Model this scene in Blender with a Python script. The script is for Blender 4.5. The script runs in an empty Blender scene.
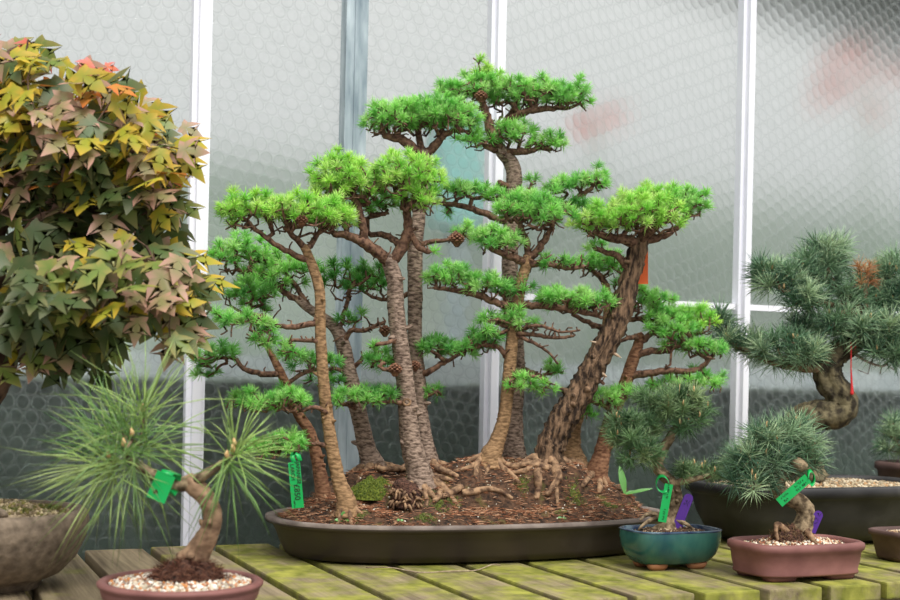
import bpy, math, random
import numpy as np
from mathutils import Vector, Matrix

# ------------------------------------------------------------------ camera, world, sun, exposure
SC = bpy.context.scene
COL = SC.collection
F = 1290.0            # focal length in pixels of a 900 px wide frame
Y0 = 376.0            # image row of the level optical axis
BENCH = 0.75          # height of the bench top
HC = BENCH + 0.33     # camera height
ROLL = 0.021
cr, sr = math.cos(ROLL), math.sin(ROLL)
RC = Vector((cr, 0, sr)); UC = Vector((-sr, 0, cr)); FW = Vector((0, 1, 0))
EYE = Vector((0, 0, HC))

cam_d = bpy.data.cameras.new('camera'); cam = bpy.data.objects.new('camera', cam_d); COL.objects.link(cam)
cam_d.sensor_width = 36; cam_d.lens = F / 900 * 36; cam_d.shift_y = (Y0 - 300) / 900
m = Matrix.Identity(4)
for i in range(3):
    m[i][0] = RC[i]; m[i][1] = UC[i]; m[i][2] = -FW[i]; m[i][3] = EYE[i]
cam.matrix_world = m
cam_d.clip_start = 0.05
cam_d.dof.use_dof = True; cam_d.dof.focus_distance = 2.30; cam_d.dof.aperture_fstop = 5.0
SC.camera = cam

world = bpy.data.worlds.new('overcast_sky'); SC.world = world; world.use_nodes = True
nt = world.node_tree; nt.nodes.clear()
wo = nt.nodes.new('ShaderNodeOutputWorld'); bg = nt.nodes.new('ShaderNodeBackground')
tc = nt.nodes.new('ShaderNodeTexCoord'); sx = nt.nodes.new('ShaderNodeSeparateXYZ'); rp = nt.nodes.new('ShaderNodeValToRGB')
nt.links.new(tc.outputs['Generated'], sx.inputs[0]); nt.links.new(sx.outputs['Z'], rp.inputs[0])
nt.links.new(rp.outputs[0], bg.inputs[0]); nt.links.new(bg.outputs[0], wo.inputs[0])
rp.color_ramp.elements[0].position = 0.0; rp.color_ramp.elements[0].color = (.50, .52, .525, 1)
rp.color_ramp.elements[1].position = 0.55; rp.color_ramp.elements[1].color = (1.0, .99, .98, 1)
bg.inputs[1].default_value = 1.05
sun_d = bpy.data.lights.new('sun', 'SUN'); sun = bpy.data.objects.new('sun', sun_d); COL.objects.link(sun)
sun_d.energy = 3.6; sun_d.angle = math.radians(35); sun_d.color = (1, .985, .95)
sun.rotation_euler = Vector((-0.25, 0.55, -1.0)).to_track_quat('-Z', 'Y').to_euler()
SC.view_settings.view_transform = 'Standard'; SC.view_settings.look = 'None'
SC.view_settings.gamma = 1.0; SC.view_settings.use_curve_mapping = False
SC.view_settings.exposure = 0.15
SC.cycles.use_denoising = True
SC.cycles.max_bounces = 8; SC.cycles.transparent_max_bounces = 12

# ------------------------------------------------------------------ frames of reference
BA = math.atan2(.391, .92)          # the bench and the glazing stand at this angle
AV = Vector((math.cos(BA), math.sin(BA), 0)); NV = Vector((-math.sin(BA), math.cos(BA), 0))
def fr(s, n, z): return AV * s + NV * n + Vector((0, 0, z))
def ray(px, py): return FW + RC * ((px - 450) / F) + UC * ((Y0 - py) / F)
def P(px, py, D): return EYE + ray(px, py) * D
def G(px, py, z):
    r = ray(px, py); t = (z - HC) / r.z; return EYE + r * t
def depth_at(px, n):
    r = (px - 450) / F
    return n / (-math.sin(BA) * r + math.cos(BA))
def lin(c):
    out = []
    for v in c[:3]:
        v = v / 255.0
        out.append(v / 12.92 if v <= .04045 else ((v + .055) / 1.055) ** 2.4)
    return out
rgb = lambda r, g, b: (*lin((r, g, b)), 1)

# ------------------------------------------------------------------ objects
def tag(o, label=None, cat=None, group=None, kind=None):
    if label: o['label'] = label
    if cat: o['category'] = cat
    if group: o['group'] = group
    if kind: o['kind'] = kind
    return o
def thing(name, loc, label, cat, group=None):
    o = bpy.data.objects.new(name, None); COL.objects.link(o); o.location = loc; o.empty_display_size = .02
    return tag(o, label, cat, group)
bpy.context.view_layer.update()
def origin(o):
    v = Vector((0, 0, 0))
    while o is not None:
        v += o.location; o = o.parent
    return v
class MB:
    """collects geometry in world coordinates"""
    def __init__(self): self.v = []; self.f = []; self.c = []
    def add(self, vs, fs, col=None):
        k = len(self.v); self.v.extend([tuple(p) for p in vs]); self.f.extend([tuple(i + k for i in f) for f in fs])
        if col is not None: self.c.extend([col] * len(vs))
    def build(self, name, mat, parent=None, smooth=True, loc=None):
        off = origin(parent) if parent else (Vector(loc) if loc is not None else Vector((0, 0, 0)))
        me = bpy.data.meshes.new(name)
        vs = np.array(self.v, dtype=np.float64).reshape(-1, 3) - np.array(off)
        me.from_pydata(vs.tolist(), [], self.f)
        if self.c:
            a = me.color_attributes.new('Col', 'FLOAT_COLOR', 'POINT')
            a.data.foreach_set('color', np.array([(c[0], c[1], c[2], 1) for c in self.c], dtype=np.float32).ravel())
        if smooth: me.polygons.foreach_set('use_smooth', [True] * len(me.polygons))
        me.materials.append(mat); me.update()
        o = bpy.data.objects.new(name, me); COL.objects.link(o)
        if parent: o.parent = parent
        else: o.location = off
        return o

def box(mb, o, ax, ay, az, bev=0.0):
    """box centred on o with half-axis vectors"""
    vs = []; 
    for k in (-1, 1):
        for j in (-1, 1):
            for i in (-1, 1): vs.append(o + ax * i + ay * j + az * k)
    mb.add(vs, [(0, 2, 3, 1), (4, 5, 7, 6), (0, 1, 5, 4), (2, 6, 7, 3), (0, 4, 6, 2), (1, 3, 7, 5)])

def catmull(pts, step):
    """pts: list of (Vector, r) -> finer list"""
    out = []
    n = len(pts)
    for i in range(n - 1):
        p0 = pts[max(i - 1, 0)]; p1 = pts[i]; p2 = pts[i + 1]; p3 = pts[min(i + 2, n - 1)]
        L = (p2[0] - p1[0]).length; k = max(1, int(math.ceil(L / step)))
        for j in range(k):
            t = j / k; t2 = t * t; t3 = t2 * t
            q = 0.5 * (2 * p1[0] + (p2[0] - p0[0]) * t + (2 * p0[0] - 5 * p1[0] + 4 * p2[0] - p3[0]) * t2 + (3 * p1[0] - p0[0] - 3 * p2[0] + p3[0]) * t3)
            out.append((q, p1[1] + (p2[1] - p1[1]) * t))
    out.append(pts[-1])
    return out
def tube(mb, pts, sides=8, rough=0.0, rng=None, cap=True, ridge=None):
    n = len(pts)
    if n < 2: return
    T = []
    for i in range(n):
        a = pts[max(i - 1, 0)][0]; b = pts[min(i + 1, n - 1)][0]
        t = b - a
        T.append(t.normalized() if t.length > 1e-9 else Vector((0, 0, 1)))
    u = T[0].orthogonal().normalized(); vs = []; fs = []
    rid = [1.0] * sides
    if ridge and rng: rid = [1 + rng.uniform(-ridge, ridge) for _ in range(sides)]
    for i, (p, r) in enumerate(pts):
        u = (u - T[i] * u.dot(T[i]))
        u = u.normalized() if u.length > 1e-6 else T[i].orthogonal().normalized()
        w = T[i].cross(u)
        if ridge and rng: rid = [min(1 + 1.6 * ridge, max(1 - 1.6 * ridge, q + rng.uniform(-ridge, ridge) * .35)) for q in rid]
        for k in range(sides):
            a = 2 * math.pi * k / sides
            rr = r * rid[k] * (1 + (rng.uniform(-rough, rough) if rng else 0))
            vs.append(p + (u * math.cos(a) + w * math.sin(a)) * rr)
    for i in range(n - 1):
        for k in range(sides):
            a = i * sides + k; b = i * sides + (k + 1) % sides
            fs.append((a, b, b + sides, a + sides))
    vs.append(pts[-1][0] + T[-1] * pts[-1][1] * .6); e = len(vs) - 1
    for k in range(sides): fs.append(((n - 1) * sides + k, (n - 1) * sides + (k + 1) % sides, e))
    if cap:
        vs.append(pts[0][0]); e = len(vs) - 1
        for k in range(sides): fs.append(((k + 1) % sides, k, e))
    mb.add(vs, fs)

def needles_object(name, mat, parent, B, Dv, L, W, C, rng, droop=.0, label=None):
    """B bases, Dv unit directions, L lengths, W widths, C colours (numpy)"""
    N = len(B)
    if N == 0: return None
    off = np.array(origin(parent))
    R = rng.normal(size=(N, 3)); S = np.cross(Dv, R); S /= np.linalg.norm(S, axis=1)[:, None] + 1e-9
    U = np.cross(Dv, S)
    L1 = L[:, None]; W1 = W[:, None]
    bend = U * (rng.uniform(-.12, .12, (N, 1)))
    base = B - off
    mid = base + Dv * L1 * .55 + bend * L1 * .4
    tip = base + Dv * L1 + bend * L1 * .1
    mid[:, 2] -= droop * L * .35; tip[:, 2] -= droop * L
    V = np.empty((N, 7, 3))
    V[:, 0] = base + S * W1 * .4; V[:, 1] = base - S * W1 * .2 + U * W1 * .35; V[:, 2] = base - S * W1 * .2 - U * W1 * .35
    V[:, 3] = mid + S * W1 * .5; V[:, 4] = mid - S * W1 * .25 + U * W1 * .43; V[:, 5] = mid - S * W1 * .25 - U * W1 * .43
    V[:, 6] = tip
    k = (np.arange(N) * 7)[:, None]
    q = np.array([[0, 1, 4, 3], [1, 2, 5, 4], [2, 0, 3, 5]]); t = np.array([[3, 4, 6], [4, 5, 6], [5, 3, 6]])
    Q = (k[:, :, None] + q[None]).reshape(-1, 4); Tt = (k[:, :, None] + t[None]).reshape(-1, 3)
    loops = np.concatenate([Q.ravel(), Tt.ravel()]).astype(np.int32)
    starts = np.concatenate([np.arange(len(Q)) * 4, len(Q) * 4 + np.arange(len(Tt)) * 3]).astype(np.int32)
    tot = np.concatenate([np.full(len(Q), 4), np.full(len(Tt), 3)]).astype(np.int32)
    me = bpy.data.meshes.new(name); me.vertices.add(N * 7); me.vertices.foreach_set('co', V.ravel())
    me.loops.add(len(loops)); me.loops.foreach_set('vertex_index', loops)
    me.polygons.add(len(starts)); me.polygons.foreach_set('loop_start', starts); me.polygons.foreach_set('loop_total', tot)
    me.polygons.foreach_set('use_smooth', np.ones(len(starts), dtype=bool))
    me.update(calc_edges=True)
    a = me.color_attributes.new('Col', 'FLOAT_COLOR', 'POINT')
    CC = np.ones((N, 7, 4), dtype=np.float32); CC[:, :, :3] = C[:, None, :]
    a.data.foreach_set('color', CC.ravel())
    me.materials.append(mat)
    o = bpy.data.objects.new(name, me); COL.objects.link(o); o.parent = parent
    if label: o['label'] = label
    return o

# ------------------------------------------------------------------ materials
def new_mat(name):
    mt = bpy.data.materials.new(name); mt.use_nodes = True; nt = mt.node_tree; nt.nodes.clear()
    out = nt.nodes.new('ShaderNodeOutputMaterial'); return mt, nt, out
def N(nt, t, **kw):
    n = nt.nodes.new(t)
    for k, v in kw.items(): setattr(n, k, v)
    return n
def mat_noise(name, c1, c2, scale=(20, 20, 20), rough=.8, bump=.3, detail=6, lo=.35, hi=.65, c3=None, c3s=8, c3lo=.55, c3hi=.65, spec=.3, dist=.002, coat=0):
    """two-tone noise surface, with an optional third colour in patches"""
    mt, nt, out = new_mat(name); L = nt.links.new
    b = N(nt, 'ShaderNodeBsdfPrincipled'); tc = N(nt, 'ShaderNodeTexCoord'); mp = N(nt, 'ShaderNodeMapping')
    mp.inputs['Scale'].default_value = scale; no = N(nt, 'ShaderNodeTexNoise'); no.inputs['Scale'].default_value = 1; no.inputs['Detail'].default_value = detail
    rp = N(nt, 'ShaderNodeValToRGB'); rp.color_ramp.elements[0].position = lo; rp.color_ramp.elements[1].position = hi
    rp.color_ramp.elements[0].color = rgb(*c1); rp.color_ramp.elements[1].color = rgb(*c2)
    L(tc.outputs['Object'], mp.inputs[0]); L(mp.outputs[0], no.inputs['Vector']); L(no.outputs[0], rp.inputs[0])
    src = rp.outputs[0]
    if c3:
        n3 = N(nt, 'ShaderNodeTexNoise'); n3.inputs['Scale'].default_value = c3s; n3.inputs['Detail'].default_value = 5
        r3 = N(nt, 'ShaderNodeValToRGB'); r3.color_ramp.elements[0].position = c3lo; r3.color_ramp.elements[1].position = c3hi
        L(tc.outputs['Object'], n3.inputs['Vector']); L(n3.outputs[0], r3.inputs[0])
        mx = N(nt, 'ShaderNodeMix', data_type='RGBA'); L(r3.outputs[0], mx.inputs[0]); L(src, mx.inputs[6]); mx.inputs[7].default_value = rgb(*c3)
        src = mx.outputs[2]
    L(src, b.inputs['Base Color']); b.inputs['Roughness'].default_value = rough; b.inputs['Specular IOR Level'].default_value = spec
    b.inputs['Coat Weight'].default_value = coat
    if bump:
        bp = N(nt, 'ShaderNodeBump'); bp.inputs['Strength'].default_value = bump; bp.inputs['Distance'].default_value = dist
        L(no.outputs[0], bp.inputs['Height']); L(bp.outputs[0], b.inputs['Normal'])
    L(b.outputs[0], out.inputs[0]); return mt
def mat_leaf(name, trans=.35, gloss=.06, rough=.4):
    mt, nt, out = new_mat(name); L = nt.links.new
    at = N(nt, 'ShaderNodeVertexColor'); at.layer_name = 'Col'
    d = N(nt, 'ShaderNodeBsdfDiffuse'); t = N(nt, 'ShaderNodeBsdfTranslucent'); g = N(nt, 'ShaderNodeBsdfGlossy'); g.inputs['Roughness'].default_value = rough
    m1 = N(nt, 'ShaderNodeMixShader'); m1.inputs[0].default_value = trans; m2 = N(nt, 'ShaderNodeMixShader'); m2.inputs[0].default_value = gloss
    L(at.outputs[0], d.inputs[0]); L(at.outputs[0], t.inputs[0]); L(d.outputs[0], m1.inputs[1]); L(t.outputs[0], m1.inputs[2])
    L(m1.outputs[0], m2.inputs[1]); L(g.outputs[0], m2.inputs[2]); L(m2.outputs[0], out.inputs[0]); return mt
def mat_vcol(name, rough=.8, spec=.3):
    mt, nt, out = new_mat(name); at = N(nt, 'ShaderNodeVertexColor'); at.layer_name = 'Col'; b = N(nt, 'ShaderNodeBsdfPrincipled')
    b.inputs['Roughness'].default_value = rough; b.inputs['Specular IOR Level'].default_value = spec
    nt.links.new(at.outputs[0], b.inputs['Base Color']); nt.links.new(b.outputs[0], out.inputs[0]); return mt
def mat_plain(name, c, rough=.5, spec=.4, metal=0, coat=0):
    return mat_noise(name, [max(0, v - 6) for v in c], [min(255, v + 6) for v in c], rough=rough, spec=spec, bump=.05, coat=coat)

M = {}
M['bark_grey'] = mat_noise('larch_bark_grey', (78, 62, 52), (158, 136, 120), (100, 100, 260), .9, .8, lo=.36, hi=.62, dist=.004)
M['bark_tan'] = mat_noise('larch_bark_tan', (98, 74, 50), (168, 134, 98), (90, 90, 250), .9, .6, lo=.34, hi=.64, dist=.003)
M['bark_dark'] = mat_noise('larch_bark_furrowed', (50, 38, 30), (138, 110, 86), (130, 130, 34), .95, 1.0, lo=.40, hi=.62, dist=.008)
M['bark_red'] = mat_noise('larch_bark_red', (88, 56, 40), (150, 110, 82), (90, 90, 220), .9, .7, lo=.36, hi=.64, dist=.003)
M['twig'] = mat_noise('twig_bark', (62, 42, 34), (132, 100, 80), (150, 150, 150), .9, .5, dist=.002)
M['twig_grey'] = mat_noise('twig_bark_grey', (110, 96, 88), (190, 176, 166), (150, 150, 150), .9, .4)
M['root'] = mat_noise('root_bark', (76, 55, 42), (162, 130, 100), (90, 90, 90), .9, .7, lo=.36, hi=.62, dist=.003)
M['pine_bark'] = mat_noise('pine_bark', (78, 64, 48), (152, 132, 104), (80, 80, 80), .9, 1.0, lo=.4, hi=.6, dist=.005)
M['pine_bark_old'] = mat_noise('old_pine_bark', (48, 42, 32), (118, 108, 82), (60, 60, 45), .95, 1.0, lo=.40, hi=.62, dist=.007)
M['pine_bark_warm'] = mat_noise('young_pine_bark', (104, 80, 62), (164, 134, 106), (60, 60, 100), .9, .6, dist=.003)
M['maple_bark'] = mat_noise('maple_bark', (58, 42, 34), (112, 88, 72), (50, 50, 50), .9, .6, dist=.004)
M['leaf'] = mat_leaf('needle_green', .40, .04)
M['pine_leaf'] = mat_leaf('pine_needle', .2, .05, .4)
M['maple_leaf'] = mat_leaf('maple_leaf', .34, .03, .45)
M['vcol'] = mat_vcol('gravel_stones', .75)
M['litter'] = mat_vcol('fallen_needles', .9, .1)
M['soil'] = mat_noise('dark_soil', (38, 28, 22), (96, 70, 52), (90, 90, 90), .95, 1.0, c3=(96, 92, 44), c3s=14, c3lo=.60, c3hi=.68, dist=.006)
M['soil_gravel'] = mat_noise('gravel_soil', (96, 80, 62), (178, 160, 132), (120, 120, 120), .95, 1.0, dist=.004)
M['rootball'] = mat_noise('fibrous_rootball', (34, 22, 18), (104, 72, 58), (220, 220, 220), .95, 1.0, dist=.006)
M['tray'] = mat_noise('dark_brown_clay', (50, 42, 38), (68, 58, 52), (6, 6, 14), .45, .12, spec=.4, c3=(84, 76, 70), c3s=7, c3lo=.6, c3hi=.8)
M['tray_rim'] = mat_noise('weathered_clay_rim', (96, 84, 78), (134, 122, 114), (24, 24, 24), .6, .25, spec=.3)
M['pot_pink'] = mat_noise('red_brown_clay', (108, 68, 64), (134, 90, 84), (16, 16, 26), .6, .15, spec=.35)
M['pot_black'] = mat_noise('black_clay', (36, 35, 36), (56, 54, 54), (12, 12, 20), .5, .15, spec=.4, c3=(72, 70, 68), c3s=12, c3lo=.6, c3hi=.75)
M['pot_brown'] = mat_noise('brown_clay', (78, 58, 54), (102, 80, 74), (16, 16, 22), .6, .15)
M['pot_stone'] = mat_noise('rough_stoneware', (92, 80, 68), (142, 126, 108), (70, 70, 70), .9, .8, lo=.3, hi=.7, dist=.003)
M['clay_foot'] = mat_noise('bare_terracotta', (150, 98, 66), (184, 128, 92), (30, 30, 30), .8, .2)
M['white'] = mat_noise('white_painted_bar', (236, 236, 246), (246, 246, 252), (5, 5, 3), .45, .0)
M['post_grey'] = mat_noise('galvanised_post', (120, 136, 146), (196, 208, 214), (30, 30, 6), .5, .1)
M['rail_out'] = mat_noise('pale_rail', (190, 200, 206), (214, 222, 226), (8, 8, 8), .7, .1)
M['green_tag'] = mat_plain('green_plastic', (14, 160, 78), .35)
M['purple_tag'] = mat_plain('purple_plastic', (78, 38, 132), .4)
M['orange_tag'] = mat_plain('orange_plastic', (250, 112, 48), .5)
M['red_cord'] = mat_plain('red_cord', (206, 40, 44), .6)
M['ink'] = mat_plain('black_ink', (22, 26, 24), .7)
M['cone'] = mat_noise('cone_scales', (84, 56, 42), (146, 104, 80), (200, 200, 200), .9, .8)
M['string'] = mat_noise('dry_string', (130, 112, 92), (182, 164, 140), (80, 80, 80), .9, .2)
M['concrete'] = mat_noise('concrete_floor', (96, 94, 88), (130, 126, 118), (6, 6, 6), .9, .3)

def glaze():
    mt, nt, out = new_mat('blue_green_glaze'); L = nt.links.new
    b = N(nt, 'ShaderNodeBsdfPrincipled'); tc = N(nt, 'ShaderNodeTexCoord'); mp = N(nt, 'ShaderNodeMapping'); mp.inputs['Scale'].default_value = (26, 26, 9)
    no = N(nt, 'ShaderNodeTexNoise'); no.inputs['Scale'].default_value = 1; no.inputs['Detail'].default_value = 4
    rp = N(nt, 'ShaderNodeValToRGB'); rp.color_ramp.elements[0].position = .3; rp.color_ramp.elements[1].position = .7
    rp.color_ramp.elements[0].color = rgb(20, 72, 78); rp.color_ramp.elements[1].color = rgb(64, 112, 100)
    L(tc.outputs['Object'], mp.inputs[0]); L(mp.outputs[0], no.inputs['Vector']); L(no.outputs[0], rp.inputs[0]); L(rp.outputs[0], b.inputs['Base Color'])
    b.inputs['Roughness'].default_value = .22; b.inputs['Coat Weight'].default_value = .3; b.inputs['Coat Roughness'].default_value = .1
    L(b.outputs[0], out.inputs[0]); return mt
M['glaze'] = glaze()
M['glaze_rim'] = mat_noise('dark_glaze_rim', (32, 48, 78), (84, 108, 122), (30, 30, 30), .25, .05, coat=.3)

def wood(name, algae):
    """weathered board, grain along local X, with algae where it has grown"""
    mt, nt, out = new_mat(name); L = nt.links.new
    b = N(nt, 'ShaderNodeBsdfPrincipled'); tc = N(nt, 'ShaderNodeTexCoord'); oi = N(nt, 'ShaderNodeObjectInfo')
    ad = N(nt, 'ShaderNodeVectorMath', operation='ADD'); sc = N(nt, 'ShaderNodeVectorMath', operation='SCALE'); sc.inputs['Scale'].default_value = 7.0
    cx = N(nt, 'ShaderNodeCombineXYZ'); L(oi.outputs['Random'], cx.inputs[0]); L(oi.outputs['Random'], cx.inputs[1]); L(cx.outputs[0], sc.inputs[0])
    L(tc.outputs['Object'], ad.inputs[0]); L(sc.outputs[0], ad.inputs[1])
    mp = N(nt, 'ShaderNodeMapping'); mp.inputs['Scale'].default_value = (3, 55, 40); L(ad.outputs[0], mp.inputs[0])
    no = N(nt, 'ShaderNodeTexNoise'); no.inputs['Scale'].default_value = 1; no.inputs['Detail'].default_value = 8; no.inputs['Roughness'].default_value = .65; L(mp.outputs[0], no.inputs['Vector'])
    rp = N(nt, 'ShaderNodeValToRGB'); e = rp.color_ramp.elements; e[0].position = .3; e[1].position = .7
    e[0].color = rgb(84, 72, 56); e[1].color = rgb(158, 142, 114); L(no.outputs[0], rp.inputs[0])
    n2 = N(nt, 'ShaderNodeTexNoise'); n2.inputs['Scale'].default_value = 9; n2.inputs['Detail'].default_value = 9; n2.inputs['Roughness'].default_value = .7; L(ad.outputs[0], n2.inputs['Vector'])
    r2 = N(nt, 'ShaderNodeValToRGB'); e = r2.color_ramp.elements; e[0].position = .62 - algae * .4; e[1].position = .82 - algae * .4; L(n2.outputs[0], r2.inputs[0])
    ng = N(nt, 'ShaderNodeTexNoise'); ng.inputs['Scale'].default_value = 30; ng.inputs['Detail'].default_value = 6; L(ad.outputs[0], ng.inputs['Vector'])
    rg = N(nt, 'ShaderNodeValToRGB'); e = rg.color_ramp.elements; e[0].position = .3; e[1].position = .7; e[0].color = rgb(90, 94, 32); e[1].color = rgb(156, 154, 70); L(ng.outputs[0], rg.inputs[0])
    mx = N(nt, 'ShaderNodeMix', data_type='RGBA'); L(r2.outputs[0], mx.inputs[0]); L(rp.outputs[0], mx.inputs[6]); L(rg.outputs[0], mx.inputs[7])
    L(mx.outputs[2], b.inputs['Base Color']); b.inputs['Roughness'].default_value = .85; b.inputs['Specular IOR Level'].default_value = .25
    bp = N(nt, 'ShaderNodeBump'); bp.inputs['Strength'].default_value = .5; bp.inputs['Distance'].default_value = .003; L(no.outputs[0], bp.inputs['Height']); L(bp.outputs[0], b.inputs['Normal'])
    L(b.outputs[0], out.inputs[0]); return mt
M['board'] = wood('mossy_board', .64); M['board_dry'] = wood('dry_board', .18); M['board_mid'] = wood('half_mossy_board', .42)

def bubble_film(name, rot):
    """clear bubble wrap: rough refraction broken up by a close-packed lattice of domes (surface coordinates = UV in metres)"""
    mt, nt, out = new_mat(name); L = nt.links.new
    def mth(op, a, b=None, c=None):
        n = N(nt, 'ShaderNodeMath', operation=op)
        for i, q in enumerate((a, b, c)):
            if q is None: continue
            if isinstance(q, (int, float)): n.inputs[i].default_value = q
            else: L(q, n.inputs[i])
        return n.outputs[0]
    uv = N(nt, 'ShaderNodeUVMap'); wn = N(nt, 'ShaderNodeTexNoise'); wn.inputs['Scale'].default_value = 5; wn.inputs['Detail'].default_value = 2
    L(uv.outputs[0], wn.inputs['Vector'])
    sub = N(nt, 'ShaderNodeVectorMath', operation='SUBTRACT'); sub.inputs[1].default_value = (.5, .5, .5); L(wn.outputs['Color'], sub.inputs[0])
    sca = N(nt, 'ShaderNodeVectorMath', operation='SCALE'); sca.inputs['Scale'].default_value = .035; L(sub.outputs[0], sca.inputs[0])
    ad = N(nt, 'ShaderNodeVectorMath', operation='ADD'); L(uv.outputs[0], ad.inputs[0]); L(sca.outputs[0], ad.inputs[1])
    mp = N(nt, 'ShaderNodeMapping'); mp.inputs['Rotation'].default_value = (0, 0, rot); s = 1 / .0285; mp.inputs['Scale'].default_value = (s, s / math.sqrt(3), 1)
    L(ad.outputs[0], mp.inputs[0]); sx = N(nt, 'ShaderNodeSeparateXYZ'); L(mp.outputs[0], sx.inputs[0])
    ds = []
    for o in (0, .5):
        fx = mth('SUBTRACT', mth('FRACT', mth('ADD', sx.outputs[0], o)), .5)
        fy = mth('MULTIPLY', mth('SUBTRACT', mth('FRACT', mth('ADD', sx.outputs[1], o)), .5), math.sqrt(3))
        ds.append(mth('SQRT', mth('ADD', mth('MULTIPLY', fx, fx), mth('MULTIPLY', fy, fy))))
    d = mth('MINIMUM', ds[0], ds[1])                       # 0 at a bubble's centre, .5 where two touch
    dome = mth('SQRT', mth('MAXIMUM', mth('SUBTRACT', .2, mth('MULTIPLY', d, d)), 0.0))
    ring = N(nt, 'ShaderNodeMapRange', interpolation_type='SMOOTHSTEP'); ring.inputs['From Min'].default_value = .10; ring.inputs['From Max'].default_value = .0
    L(mth('ABSOLUTE', mth('SUBTRACT', d, .43)), ring.inputs['Value'])
    crn = N(nt, 'ShaderNodeTexNoise'); crn.inputs['Scale'].default_value = 55; crn.inputs['Detail'].default_value = 4; crn.inputs['Distortion'].default_value = .8; L(uv.outputs[0], crn.inputs['Vector'])
    hgt = mth('ADD', mth('MULTIPLY', dome, 1.0), mth('MULTIPLY', crn.outputs[0], .35))
    bp = N(nt, 'ShaderNodeBump'); bp.inputs['Strength'].default_value = .25; bp.inputs['Distance'].default_value = .008; L(hgt, bp.inputs['Height'])
    rf = N(nt, 'ShaderNodeBsdfRefraction'); rf.inputs['IOR'].default_value = 1.16; rf.inputs['Roughness'].default_value = .5; rf.inputs['Color'].default_value = (.93, .945, .93, 1)
    L(bp.outputs[0], rf.inputs['Normal'])
    df = N(nt, 'ShaderNodeBsdfDiffuse'); df.inputs['Color'].default_value = (.26, .31, .285, 1); L(bp.outputs[0], df.inputs['Normal'])
    tl = N(nt, 'ShaderNodeBsdfTranslucent'); tl.inputs['Color'].default_value = (.8, .82, .82, 1)
    gl = N(nt, 'ShaderNodeBsdfGlossy'); gl.inputs['Roughness'].default_value = .25; L(bp.outputs[0], gl.inputs['Normal'])
    mA = N(nt, 'ShaderNodeMixShader'); mA.inputs[0].default_value = .5; L(df.outputs[0], mA.inputs[1]); L(tl.outputs[0], mA.inputs[2])
    mB = N(nt, 'ShaderNodeMixShader'); L(rf.outputs[0], mB.inputs[1]); L(mA.outputs[0], mB.inputs[2])
    L(mth('ADD', mth('ADD', mth('MULTIPLY', ring.outputs[0], .19), mth('MULTIPLY', crn.outputs[0], .36)), -.02), mB.inputs[0])
    mC = N(nt, 'ShaderNodeMixShader'); L(mB.outputs[0], mC.inputs[1]); L(gl.outputs[0], mC.inputs[2])
    L(mth('ADD', mth('MULTIPLY', ring.outputs[0], .06), .03), mC.inputs[0])
    L(mC.outputs[0], out.inputs[0]); return mt

# ------------------------------------------------------------------ large structure: floor, glazing, what lies behind it
WALL = 2.56
def struct(name, mb, mat, parent=None, smooth=False):
    o = mb.build(name, mat, parent, smooth=smooth); o['kind'] = 'structure'; return o
mb = MB(); box(mb, fr(1, 1.2, -.02), AV * 4, NV * 3.5, Vector((0, 0, .02))); struct('floor', mb, M['concrete'])
POSTS = [-.110, .5334, 1.176, 1.829, 2.480]
ZT = 2.1
for i in range(4):
    s0, s1 = POSTS[i], POSTS[i + 1]
    me = bpy.data.meshes.new('window'); vs = [fr(s0, WALL, 0), fr(s1, WALL, 0), fr(s1, WALL, ZT), fr(s0, WALL, ZT)]
    me.from_pydata(vs, [], [(0, 1, 2, 3)]); uvl = me.uv_layers.new(name='UVMap')
    for li, c in enumerate([(s0, 0), (s1, 0), (s1, ZT), (s0, ZT)]): uvl.data[li].uv = (c[0] + i * .013, c[1])
    me.materials.append(bubble_film('bubble_wrap_film', (.0, .1, .55, .42)[i]))
    o = bpy.data.objects.new('window_%d' % (i + 1), me); COL.objects.link(o); o['kind'] = 'structure'
for i, s in enumerate(POSTS):
    mb = MB(); w = .0172 if i > 1 else .0185
    box(mb, fr(s, WALL - .012, ZT / 2), AV * w, NV * .012, Vector((0, 0, ZT / 2)))
    box(mb, fr(s, WALL - .030, ZT / 2), AV * w * .45, NV * .008, Vector((0, 0, ZT / 2)))
    struct('trim_%d' % (i + 1), mb, M['white'])
zb = P(760, 306, 3.0).z
for i in (2, 3):
    mb = MB(); box(mb, fr((POSTS[i] + POSTS[i + 1]) / 2, WALL - .008, zb), AV * (.326 - .018), NV * .008, Vector((0, 0, .0068)))
    struct('trim_%d' % (i + 4), mb, M['white'])
mb = MB(); box(mb, fr(1.16, WALL, ZT + .03), AV * 1.4, NV * .03, Vector((0, 0, .03))); struct('trim_8', mb, M['white'])
# outside
M['out_low'] = mat_noise('dark_green_panel', (44, 56, 50), (74, 88, 80), (5, 5, 5), .9, .0)
M['out_hedge'] = mat_noise('pale_grey_green_bank', (122, 138, 126), (164, 174, 164), (1.2, 1.2, 2), .95, .0)
M['out_roof'] = mat_noise('grey_roof', (70, 72, 70), (92, 92, 88), (2, 2, 2), .9, 0)
M['out_ground'] = mat_noise('gravel_ground', (110, 112, 104), (140, 140, 132), (3, 3, 3), .95, 0)
mb = MB(); box(mb, fr(1.2, WALL + .20, (HC - .02) / 2), AV * 2.4, NV * .03, Vector((0, 0, (HC - .02) / 2))); struct('wall_outside', mb, M['out_low'])
mb = MB(); box(mb, fr(1.2, WALL + .15, HC + .010), AV * 2.4, NV * .04, Vector((0, 0, .024))); struct('trim_9', mb, M['rail_out'])
mb = MB(); box(mb, fr(2, 12, -.05), AV * 14, NV * 9, Vector((0, 0, .05))); struct('ground', mb, M['out_ground'])
mb = MB(); box(mb, fr(2, 6.2, .98), AV * 7, NV * .4, Vector((0, 0, .98))); struct('bank', mb, M['out_hedge'], smooth=False)
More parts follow.
